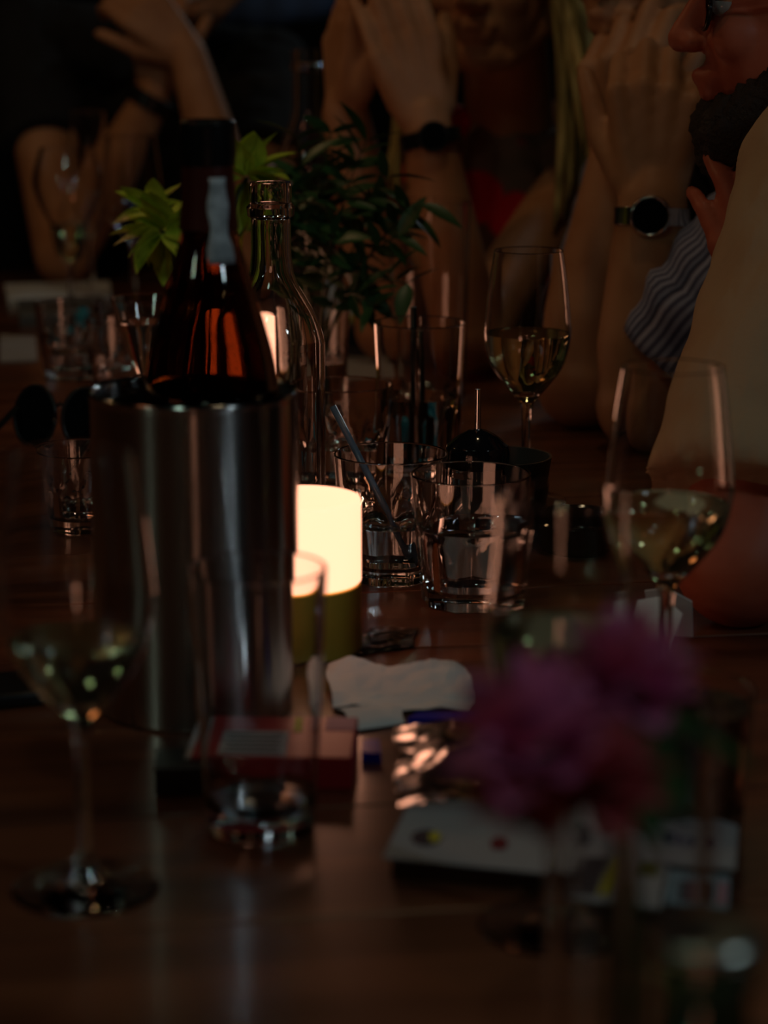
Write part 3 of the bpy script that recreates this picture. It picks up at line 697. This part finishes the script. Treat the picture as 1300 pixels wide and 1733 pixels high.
# loose floral scarf round the neck, ends hanging in front
sb = bmesh.new(); nk = (B_sh + B_sh2) / 2 + V(0, -.01, .05)
lp = [nk + V(.085 * math.cos(a), .075 * math.sin(a), .02 * math.sin(2 * a)) for a in [2 * PI * k / 16 for k in range(17)]]
for a_, b_ in zip(lp[:-1], lp[1:]): cap_bm(sb, a_, .026, b_, .026)
for dx, L_ in ((-.045, .26), (.0, .20), (.05, .30)):
    cap_bm(sb, nk + V(dx, -.085, -.01), .026, nk + V(dx * 1.3, -.12, -L_ * .5), .030); cap_bm(sb, nk + V(dx * 1.3, -.12, -L_ * .5), .030, nk + V(dx * 1.8, -.13, -L_), .022)
blob('scarf', sb, M['floral'], pbn, .005, 3, disp=lambda co, n: n * .006 * noise.noise(co * 40))
# hair: a cap plus long locks
bm = bmesh.new(); ell_bm(bm, WB(-.028, 0, .040), (.098, .086, .092)); blob('hair', bm, M['hair_blond'], pbn, .005, 2)
rng = random.Random(3)
for k in range(46):
    s = 1 if k % 3 else -1
    y0 = s * (.066 + rng.random() * .016); x0 = .04 - rng.random() * .12
    p0 = WB(x0 * .7, y0 * .8, .075); p1 = WB(x0 + .004, y0 * 1.25, -.02); p2 = WB(x0 + .01 + rng.uniform(-.01, .02), y0 * (1.25 + rng.random() * .7), -.14 - rng.random() * .06); p3 = p2 + V(rng.uniform(-.025, .02), rng.uniform(-.03, .01), -.05 - rng.random() * .05)
    pts = [((1 - t) ** 3) * p0 + 3 * t * (1 - t) ** 2 * p1 + 3 * t * t * (1 - t) * p2 + t ** 3 * p3 for t in [i / 9 for i in range(10)]]
    part('hair_lock', tube_bm(pts, [.007, .0085, .009, .0085, .008, .0075, .007, .006, .0045, .002], 7), M['hair_blond'], pbn)

# --- far left: person in black with clasped hands
A_w = Q(262, 158, 3.30); A_e = Q(108, 430, 3.30); A_sh = Q(45, 60, 3.58)
A_e.z = TZ + .040
A_w2 = Q(318, 90, 3.26); A_e2 = Q(420, 420, 3.18); A_e2.z = TZ + .042; A_sh2 = Q(455, 120, 3.62)
pan, WA = person('person in black T-shirt at the table end resting chin on clasped hands', ((A_sh.x + A_sh2.x) / 2, 3.80),
    Q(345, -85, 3.50), -PI / 2 - .1, Q(240, 330, 3.72), V((A_sh.x + A_sh2.x) / 2, 3.86, .58), [A_sh, A_sh2], [A_e, A_e2], [A_w, A_w2],
    [((.05, -.05, 1), (-.4, -1, .1), 1, [(.5, .8, .4)] * 4, .0), ((-.62, -.05, .62), (.15, -1, .3), -1, [(.6, .9, .5)] * 4, .0)],
    [V(-.45, 3.42, .50), V(-.18, 3.42, .50)], [V(-.45, 3.38, 0), V(-.18, 3.38, 0)], 'blackcloth', 'skin', sleeve=.52, arm_r=(.047, .043, .030), hs=1.05, voxel=.0046, sleeve_r=1.1)
part('bracelet', band_bm(A_w + (A_e - A_w).normalized() * .012, A_w - A_e, .034, .022, .003), M['black'], pan, 'black bracelet')
bm = bmesh.new(); ell_bm(bm, WA(-.025, 0, .045), (.100, .084, .090)); blob('hair', bm, M['hair_dark'], pan, .005, 2)

bench('bench', (.78, 2.35), 2.3, 0, 'dark wooden bench along the right side of the table')
bench('bench', ((A_sh.x + A_sh2.x) / 2, 3.93), 1.3, PI / 2, 'dark wooden bench at the far end of the table')

# ------------------------------------------------------------------ plants
def leaf_mesh(L, W_, fold=.25, droop=.2, n=7):
    bm = bmesh.new(); rows = []
    for j in range(n + 1):
        f = j / n; w_ = W_ * (math.sin(PI * min(1, f ** .8)) ** .9) * .5 + .0003; x = L * f; z = -droop * L * f * f
        rows.append([bm.verts.new((x, -w_, z + fold * w_)), bm.verts.new((x, 0, z)), bm.verts.new((x, w_, z + fold * w_))])
    for a, b in zip(rows[:-1], rows[1:]):
        bm.faces.new((a[0], a[1], b[1], b[0])); bm.faces.new((a[1], a[2], b[2], b[1]))
    me = bpy.data.meshes.new('leaf'); bm.to_mesh(me); bm.free(); return me
def orient(d, roll=0):
    d = Vector(d).normalized(); q = d.to_track_quat('X', 'Z'); return (q @ Euler((roll, 0, 0)).to_quaternion()).to_euler()
def vase(p, r, h, label, name='flower_vase', t=.002, wl=.5):
    v = thing(name, (p[0], p[1], TZ), label, 'flower vase')
    obj('vase_glass', lathe_bm([(0, .001), (r * .85, 0), (r * .9, .003), (r * .92, h * .6), (r, h), (r - t / 2, h + .0006), (r - t, h), (r * .92 - t, h * .6), (r * .9 - t, .009), (0, .008)], 48), M['glass'], v)
    obj('water', lathe_bm([(0, .0085), (r * .9 - t - .0005, .0095), (r * .915 - t - .0005, h * wl), (0, h * wl)], 40), M['water'], v)
    return v
rng = random.Random(11)
lm_dark = leaf_mesh(.046, .0155); lm_dark2 = leaf_mesh(.034, .011, .3, .1); lm_dark.materials.append(M['leaf']); lm_dark2.materials.append(M['leaf'])
pv_ = Vector((Q(532, 470, 2.24).x, 2.24, TZ))
vase(pv_, .036, .112, 'clear water vase holding the dark leafy branches')
br = thing('leafy_branch', pv_ + V(0, 0, .012), 'dark green leafy branches spreading from the vase in the middle distance', 'branch')
tips = [((505, 235), 2.34), ((560, 225), 2.38), ((620, 240), 2.36), ((655, 300), 2.3), ((712, 345), 2.28), ((675, 400), 2.28), ((690, 480), 2.26), ((630, 515), 2.28),
        ((600, 270), 2.44), ((470, 300), 2.36), ((530, 290), 2.42), ((585, 345), 2.30), ((640, 370), 2.36), ((480, 400), 2.30), ((500, 330), 2.26), ((565, 400), 2.26)]
for (px, py), Y in tips:
    e = Q(px, py, Y - .16) - br.location
    mid = V(e.x * .25 + rng.uniform(-.01, .01), e.y * .3, max(.15, e.z * .75)); pts = curve_pts((rng.uniform(-.015, .015), rng.uniform(-.012, .012), 0), mid, e, 12)
    st = obj('stem', tube_bm(pts, [.0016 - .0009 * i / 12 for i in range(13)], 6), M['stem'], br)
    for i in range(6, 13):
        for s in (-1, 1):
            if rng.random() < .2: continue
            d = (pts[i] - pts[i - 1]).normalized(); side = d.cross(V(rng.uniform(-.5, .5), -1, rng.uniform(-.3, .6))).normalized() * s
            dd = d * .6 + side * rng.uniform(.6, 1.1) + V(0, rng.uniform(-.4, .2), rng.uniform(-.3, .25))
            obj('leaf', lm_dark if rng.random() < .5 else lm_dark2, M['leaf'], br, True, pts[i], orient(dd, rng.uniform(-.8, 1.1)))
# yellow-green flowers hidden behind the dark bottle
pg = Vector((Q(335, 560, 2.02).x, 2.02, TZ)); vase(pg, .026, .10, 'small clear vase of yellow-green flowers hidden behind the dark bottle')
pet = leaf_mesh(.046, .027, .35, .18); pet.materials.append(M['lime'])
pet2 = leaf_mesh(.032, .022, .4, .3); pet2.materials.append(M['lime'])
def lime_flower(px, py, Y, up, n, label, sc_=1, seed=1):
    r_ = random.Random(seed); c = Q(px, py, Y)
    fl = thing('green_flower', (pg.x, pg.y, TZ + .014), label, 'flower', 0, None)
    e = c - fl.location; obj('stem', tube_bm(curve_pts((0, 0, 0), V(e.x * .2, e.y * .3, e.z * .8), e, 10), .0022, 7), M['stem'], fl)
    for k in range(n):
        a = 2 * PI * k / n * 2.4 + r_.random() * .6; el = r_.uniform(-.45, .75)
        dd = V(math.cos(a) * math.cos(el), -abs(math.sin(el)) * .5 + .3 * math.sin(a * 3), math.sin(a) * math.cos(el)) + Vector(up) * .35
        o = obj('petal', pet if k % 3 else pet2, M['lime'], fl, True, e + dd.normalized() * .003, orient(dd, r_.uniform(-.7, .7))); o.scale = (sc_,) * 3
    return fl
lime_flower(276, 392, 2.05, (-.2, -.5, -.1), 22, 'yellow-green flower left of the dark bottle', 1.0, 2)
lime_flower(258, 362, 2.10, (-.5, -.3, .4), 9, 'smaller yellow-green bloom topping the one left of the dark bottle', .8, 5)
lime_flower(418, 302, 2.08, (.0, -.3, .9), 16, 'yellow-green flower rising right of the dark bottle neck', 1.05, 3)
lime_flower(420, 372, 2.12, (.2, -.3, .0), 12, 'lower yellow-green flower right of the dark bottle neck', .85, 4)

# foreground dark bottle vase with blurred pink blossoms
pf = Q(1195, 1600, .60); 
fb = thing('dark_bottle_vase', (pf.x, .60, TZ), 'very blurred dark bottle vase at the bottom right corner', 'vase')
hf = pf.z - TZ
obj('bottle_glass', lathe_bm([(0, .003), (.026, 0), (.029, .003), (.029, hf * .5)] + smooth_prof([(.029, hf * .52), (.025, hf * .64), (.0155, hf * .78), (.0125, hf * .90)], 4) + [(.0140, hf * .92), (.0150, hf * .94), (.0158, hf * .965), (.0152, hf * .99), (.0138, hf * .994), (.0118, hf * .992), (.0105, hf * .97), (.0100, hf * .9), (.0125, hf * .75), (.02, hf * .6), (.025, hf * .5), (.025, .01), (0, .008)], 48), mat('green_bottle_glass', (.35, .62, .45), .02, trans=1, ior=1.5), fb)
ppet = leaf_mesh(.028, .020, .5, -.35); ppet.materials.append(M['pink']); rpet = leaf_mesh(.022, .016, .5, -.3); rpet.materials.append(M['rose'])
obj('highlight_cap', lathe_bm([(0, hf * .995), (.0150, hf * .995), (.0162, hf * .997), (.0162, hf + .003), (.0150, hf + .0045), (.012, hf + .0050), (0, hf + .0050)], 40), mat('highlight_cap_metal', (.62, .66, .58), .32, 1), fb)  # metal cap added so the bottle mouth catches highlights
vf = Vector((Q(1070, 1300, .69).x, .69, TZ))
vase(vf, .0285, .188, 'tall clear water vase holding the blurred pink flowers at front right', t=.0009, wl=.32)
def blossom(px, py, Y, rad, n, me, m, label, seed):
    r_ = random.Random(seed); c = Q(px, py, Y); base = vf + V(.006 * math.cos(seed * 1.6), .006 * math.sin(seed * 1.6), .012)
    fl = thing('pink_flower', base, label, 'flower'); e = c - base; d = V(e.x, e.y, 0).normalized() * .017
    obj('stem', tube_bm([V(0, 0, 0), V(0, 0, .08), V(d.x, d.y, .165), V(d.x * 1.5, d.y * 1.5, .190), e - V(0, 0, .004)], .0015, 7), M['stem'], fl)
    obj('flower_heart', part_sphere(.006), M['stem'], fl, loc=e)
    for k in range(n):
        a = k * 2.4; el = 1.0 - 1.7 * k / n; dd = V(math.cos(a) * math.cos(el), math.sin(a) * math.cos(el), math.sin(el))
        o = obj('petal', me, m, fl, True, e + dd * .002, orient(dd, r_.uniform(-.5, .5))); o.scale = (rad,) * 3
    for k in range(2):
        obj('leaf', lm_dark, M['leaf'], fl, True, V(d.x, d.y, .165 + .015 * k), orient(V(math.cos(seed + k * 2), math.sin(seed + k * 2), -.2)))
def part_sphere(r):
    bm = bmesh.new(); bmesh.ops.create_uvsphere(bm, u_segments=14, v_segments=8, radius=r); return bm
blossom(905, 1270, .625, .95, 30, ppet, M['pink'], 'blurred magenta blossom, leftmost of the foreground flowers', 1)
blossom(1060, 1165, .655, .85, 26, ppet, M['rose'], 'blurred rose blossom, highest of the foreground flowers', 2)
blossom(985, 1250, .66, .85, 26, ppet, M['pink'], 'blurred magenta blossom in the centre of the foreground flowers', 5)
blossom(1020, 1330, .625, .9, 24, rpet, M['rose'], 'blurred dusky red blossom, lower right of the foreground flowers', 3)
blossom(880, 1365, .63, .7, 20, rpet, M['rose'], 'small blurred red blossom, lowest of the foreground flowers', 4)

# ------------------------------------------------------------------ papers, packet, napkins, cellophane
def slab(name, pxs, th, m, label, cat, z=TZ, group=None):
    P = [T(x, y, z) for x, y in pxs]; c = sum(P, Vector()) / len(P)
    o = thing(name, (c.x, c.y, z), label, cat, 0, group)
    ob = obj('sheet' if th < .004 else 'body', poly_slab([(p.x - c.x, p.y - c.y) for p in P], th), m, o, False)
    return o, c
def ink(parent, c, pxs, z, m, name='print', n_round=False, label=None):
    P = [T(x, y, z) for x, y in pxs]
    obj(name, poly_slab([(p.x - c.x, p.y - c.y) for p in P], .00015), m, parent, False, (0, 0, z - parent.location.z), label=label)
def ell_px(cx, cy, rx, ry, n=20): return [(cx + rx * math.cos(2 * PI * k / n), cy + ry * math.sin(2 * PI * k / n)) for k in range(n)]
tz_ = TZ + .0125
tr, c = slab('serving_board', [(663, 1482), (1235, 1532), (1215, 1350), (720, 1338)], .0120, M['darkwood'], 'dark wooden board under the printed paper sheets', 'board')
s1, c1 = slab('printed_paper', [(648, 1452), (925, 1480), (1010, 1420), (960, 1330), (700, 1345)], .0008, M['paper_grey'], 'grey printed paper with dark round spots on the wooden board, left half', 'paper', z=tz_)
zi = tz_ + .0010
ink(s1, c1, ell_px(722, 1418, 26, 14), zi, M['print_dark'], label='black round spot'); ink(s1, c1, ell_px(736, 1416, 10, 9), zi + .0002, M['print_yellow'])
ink(s1, c1, ell_px(845, 1428, 15, 11), zi, M['print_red'], label='dark red spot')
ink(s1, c1, ell_px(955, 1415, 28, 24), zi, M['print_dark'], label='large dark disc')
s2, c2 = slab('printed_leaflet', [(932, 1520), (1130, 1540), (1150, 1440), (1060, 1395), (960, 1438)], .0008, M['paper_grey'], 'colourful printed leaflet with yellow stripe lying on the board', 'leaflet', z=tz_ + .0012)
zi = tz_ + .0022
ink(s2, c2, [(938, 1510), (1000, 1516), (1020, 1450), (965, 1450)], zi, M['print_dark']); ink(s2, c2, [(1004, 1512), (1020, 1514), (1045, 1452), (1026, 1450)], zi, M['print_yellow'], label='yellow stripe')
ink(s2, c2, [(1040, 1512), (1075, 1516), (1062, 1492)], zi, M['print_dark'])
ink(s2, c2, [(1085, 1480), (1125, 1485), (1130, 1462), (1095, 1456)], zi, mat('olive_ink', (.12, .13, .03), .6))
s3, c3 = slab('printed_leaflet', [(1132, 1462), (1245, 1474), (1250, 1400), (1180, 1376), (1085, 1345), (1095, 1400)], .0008, M['paper_grey'], 'white leaflet with dark blue print in front of the dark drink', 'leaflet', z=tz_ + .0024)
zi = tz_ + .0034
def glyph_strokes(cx, cy, strokes, m=M['print_navy'], w_=4):
    for (x0, y0, x1, y1) in strokes:
        dx, dy = x1 - x0, y1 - y0; l = math.hypot(dx, dy); nx, ny = -dy / l * w_, dx / l * w_
        ink(s3, c3, [(cx + x0 + nx, cy + y0 + ny), (cx + x1 + nx, cy + y1 + ny), (cx + x1 - nx, cy + y1 - ny), (cx + x0 - nx, cy + y0 - ny)], zi, m)
# two blurred dark blue characters and a line of print above them
ink(s3, c3, ell_px(1156, 1418, 13, 9), zi, M['print_navy'], label='dark blue round character'); ink(s3, c3, ell_px(1156, 1418, 3, 2), zi + .0002, M['paper_grey'])
ink(s3, c3, ell_px(1199, 1427, 15, 9), zi, M['print_navy'], label='dark blue round character'); ink(s3, c3, ell_px(1199, 1427, 3, 2), zi + .0002, M['paper_grey'])
glyph_strokes(0, 0, [(1143, 1382, 1168, 1390), (1176, 1394, 1204, 1402)], M['text'], 3)
s4, c4 = slab('printed_card', [(1140, 1530), (1232, 1540), (1236, 1486), (1150, 1476)], .0010, M['print_blue'], 'pale blue printed card at the front right of the board', 'card', z=tz_ + .0012)
zi = tz_ + .0024
ink(s4, c4, [(1172, 1525), (1208, 1529), (1210, 1494), (1176, 1490)], zi, M['print_dark']); ink(s4, c4, [(1214, 1529), (1228, 1531), (1231, 1494), (1218, 1492)], zi, M['print_pink'])

# red tobacco-style packet behind the highball glass, with a warning panel
pk = T(466, 1320); pz = thing('red_packet', (pk.x, pk.y + .02, TZ), 'flat red packet with grey text panel lying behind the highball glass', 'packet', R(-2))
obj('carton', box_bm(.086, .070, .018, .0012), mat('red_card', (.30, .010, .016), .4), pz, False, (0, 0, .0092))
obj('text_panel', box_bm(.040, .040, .0003), M['paper_grey'], pz, False, (-.012, -.012, .0184), label='grey text panel')
for k in range(5): obj('text_line', box_bm(.034 - .004 * (k % 2), .0028, .0002), M['text'], pz, False, (-.012, .001 - .007 * k, .0187))
obj('side_band', box_bm(.006, .068, .0160), M['paper_grey'], pz, False, (-.0435, 0, .0092), label='pale end band')
obj('seal', box_bm(.016, .022, .0004), M['print_pink'], pz, False, (.034, .022, .0184), label='pinkish seal')
obj('yellow_mark', box_bm(.006, .024, .0004), M['print_yellow'], pz, False, (.014, .020, .0184))
# phone or case, far left edge
ph1 = T(25, 1178); fn = thing('black_phone', (ph1.x, ph1.y, TZ), 'black phone lying face down at the left edge of the table', 'phone', R(20))
obj('case', box_bm(.075, .05, .009, .003), M['black'], fn, True, (0, 0, .0046)); obj('camera_lens', lathe_bm([(0, 0), (.005, 0), (.005, .001), (0, .001)], 20), M['blackgloss'], fn, loc=(.024, .010, .0092))
bp_ = T(305, 1330); bb = thing('black_box', (bp_.x, bp_.y, TZ), 'small black box left of the highball glass', 'box', R(4))
obj('box_body', box_bm(.026, .032, .012, .001), M['black'], bb, False, (0, 0, .0062)); obj('box_lid', box_bm(.0265, .0325, .004, .0008), M['black'], bb, False, (0, 0, .0138))

def crumple(name, pxs, hgt, m, label, cat, nu=26, nv=18, seed=0, amp=.006, freq=55, z=TZ, th=.0006, ridge=None):
    a, b, c_, d = [T(x, y, z) for x, y in pxs]      # front-left, front-right, back-right, back-left
    ctr = (a + b + c_ + d) / 4; o = thing(name, (ctr.x, ctr.y, z), label, cat)
    bm = bmesh.new(); g = []
    for j in range(nv + 1):
        row = []
        for i in range(nu + 1):
            u, v = i / nu, j / nv
            p = a * (1 - u) * (1 - v) + b * u * (1 - v) + c_ * u * v + d * (1 - u) * v
            q = V(p.x, p.y, seed * 3.1)
            edge = min(1, 5 * min(u, 1 - u)) * .5 + .5
            h = hgt * (.45 + .55 * abs(noise.noise(q * freq * .35))) * (math.sin(PI * v) ** .5 if ridge is None else ridge(u, v)) * edge + amp * abs(noise.noise(q * freq)) + .45 * amp * abs(noise.noise(q * freq * 2.3))
            jx, jy = .006 * noise.noise(q * 30 + V(9, 0, 0)), .006 * noise.noise(q * 30 + V(0, 7, 0))
            row.append(bm.verts.new((p.x - ctr.x + jx, p.y - ctr.y + jy, .0008 + h)))
        g.append(row)
    for j in range(nv):
        for i in range(nu): bm.faces.new((g[j][i], g[j][i + 1], g[j + 1][i + 1], g[j + 1][i]))
    ob = obj('sheet', bm, m, o, m is M['cello'])
    if m is not M['cello']: s = ob.modifiers.new('s', 'SOLIDIFY'); s.thickness = th; s.offset = 1
    return o
crumple('paper_napkin', [(563, 1205), (800, 1212), (790, 1150), (555, 1146)], .0175, M['paper'], 'crumpled white paper napkin in front of the glowing lamp', 'napkin', seed=1, amp=.004, freq=40, ridge=lambda u, v: (.45 + .55 * abs(2 * u - .9)) * (.12 + .88 * v))
crumple('paper_napkin', [(600, 1240), (690, 1228), (690, 1196), (565, 1204)], .004, M['paper'], 'flat corner of white paper sticking out below the crumpled napkin', 'napkin', 14, 10, seed=2, amp=.001, freq=26)
crumple('cellophane_wrap', [(672, 1372), (900, 1380), (880, 1240), (668, 1236)], .009, M['cello'], 'crinkled clear cellophane wrap reflecting the lamp on the board', 'wrapper', 40, 34, seed=3, amp=.0016, freq=44, z=TZ + .014, th=.0001, ridge=lambda u, v: .15 + .85 * min(u / .42, 1))
crumple('cellophane_wrap', [(600, 1115), (700, 1095), (700, 1066), (625, 1068)], .003, M['cello'], 'thin shiny scrap of cellophane on the table right of the lamp', 'wrapper', 24, 16, seed=4, amp=.003, freq=60, th=.0001)
blb, cb_ = slab('blue_strip', [(690, 1226), (860, 1232), (850, 1212), (705, 1216)], .004, M['blue'], 'deep blue plastic strip between the napkin and the cellophane', 'strip')
slab('blue_scrap', [(612, 1290), (645, 1292), (642, 1268), (615, 1268)], .006, M['blue'], 'small dark blue lid right of the red packet', 'lid')
# folded white card standing behind the right wine glass
cp = T(1085, 1128); cs = thing('folded_card', (cp.x, cp.y, TZ), 'pale folded paper card leaning behind the flowers and right wine glass', 'card', R(-22))
bm = bmesh.new(); pts = [(-.012, 0), (.016, .004), (.018, .050), (.002, .064), (-.013, .058)]
fr = [bm.verts.new((x, z * .62, .0008 + z * .55)) for x, z in pts]; bm.faces.new(fr); bk = [bm.verts.new((x, .055 + (.05 - z) * .3, .0008 + z * .60)) for x, z in pts]
bm.faces.new(bk[::-1])
o = obj('card_sheet', bm, M['paper'], cs, False); s = o.modifiers.new('s', 'SOLIDIFY'); s.thickness = .0008
# far papers, plate and bits
slab('white_paper_sheet', [(15, 520), (190, 514), (185, 487), (8, 492)], .010, M['paper'], 'white notebook lying at the far left end of the table', 'notebook')
slab('grey_box', [(34, 552), (180, 545), (172, 516), (30, 522)], .012, mat('grey_card', (.13, .15, .16), .6), 'flat grey box in front of the white notebook', 'box')
slab('paper_napkin', [(0, 614), (64, 612), (60, 572), (0, 568)], .002, M['paper_grey'], 'grey paper napkin flat at the far left edge', 'napkin')
slab('white_paper_sheet', [(584, 548), (658, 540), (650, 462), (585, 470)], .003, M['paper'], 'white paper sheet behind the leafy branches', 'paper')
slab('white_paper_sheet', [(555, 644), (652, 640), (640, 594), (556, 590)], .001, M['paper_grey'], 'grey white paper on the table right of the hidden lamp', 'paper')
slab('black_tray', [(570, 604), (665, 606), (660, 572), (575, 570)], .012, M['black'], 'small black tray in front of the jug', 'tray')
def cap_thing(px, py, r, h, m, name, label, cat):
    p = T(px, py); o = thing(name, (p.x, p.y, TZ), label, cat)
    obj('body', lathe_bm([(0, 0), (r * .96, 0), (r, .001), (r, h * .7), (r * .9, h * .85), (r * .55, h), (0, h)], 32, lambda a, z, i: 1 + .02 * math.sin(24 * a)), m, o)
    obj('top', lathe_bm([(0, h), (r * .5, h), (r * .5, h + .004), (0, h + .005)], 24), m, o)
cap_thing(150, 552, .014, .022, M['cyan'], 'blue_bottle_cap', 'bright blue bottle cap beside the far tulip glass', 'cap')
cap_thing(690, 745, .020, .040, M['cyan'], 'blue_pot', 'small cyan pot seen through the tall water glass', 'pot')
for i, (px, py, rr) in enumerate([(625, 556, .026), (655, 548, .022)]):
    p = T(px, py); o = thing('lime_wedge', (p.x, p.y, TZ), ['larger lime wedge by the black tray', 'smaller lime wedge nearer the glass jug'][i], 'lime')
    bm = bmesh.new(); ell_bm(bm, (0, 0, rr * .5), (rr, rr * .55, rr * .5)); obj('rind', bm, M['lime'], o)
    obj('pith', lathe_bm([(0, 0), (rr * .46, 0), (rr * .46, .0015), (0, .002)], 24), M['paper_grey'], o, loc=(0, -rr * .50, rr * .5), rot=(R(90), 0, 0))
# background chair with blue jacket, teal and red clothing of guests at the far left
def jacket(p, m, label, sz=(.42, .12, .5)):
    ch = thing('draped_jacket', (p[0], p[1], 0), label, 'jacket')
    bm = bmesh.new(); cap_bm(bm, V(p[0] - sz[0] / 2, p[1], p[2]), .07, V(p[0] + sz[0] / 2, p[1], p[2]), .07)
    for k in range(5):
        x = p[0] + sz[0] * (k / 4 - .5); cap_bm(bm, V(x, p[1] + .02 * math.sin(k * 2), p[2]), .06, V(x, p[1] + .03 * math.cos(k), p[2] - sz[2]), .055)
    blob('cloth', bm, m, ch, .01, 5, disp=lambda co, n: n * .02 * noise.noise(co * 9))
    c_ = thing('wooden_chair', (p[0], p[1], 0), 'dark wooden chair carrying ' + label, 'chair')
    for sx in (-.2, .2):
        obj('back_post', box_bm(.04, .04, p[2] + .0, .003), M['darkwood'], c_, False, (sx, 0, p[2] / 2)); obj('leg', box_bm(.04, .04, .44, .003), M['darkwood'], c_, False, (sx, .4, .22))
    obj('seat', box_bm(.46, .44, .035, .006), M['darkwood'], c_, False, (0, .2, .455))
jacket(Q(440, -125, 5.0), M['bluecloth'], 'the blue jacket hung in the dark background', (.20, .12, .16))

bpy.data.scenes.remove(TMP)
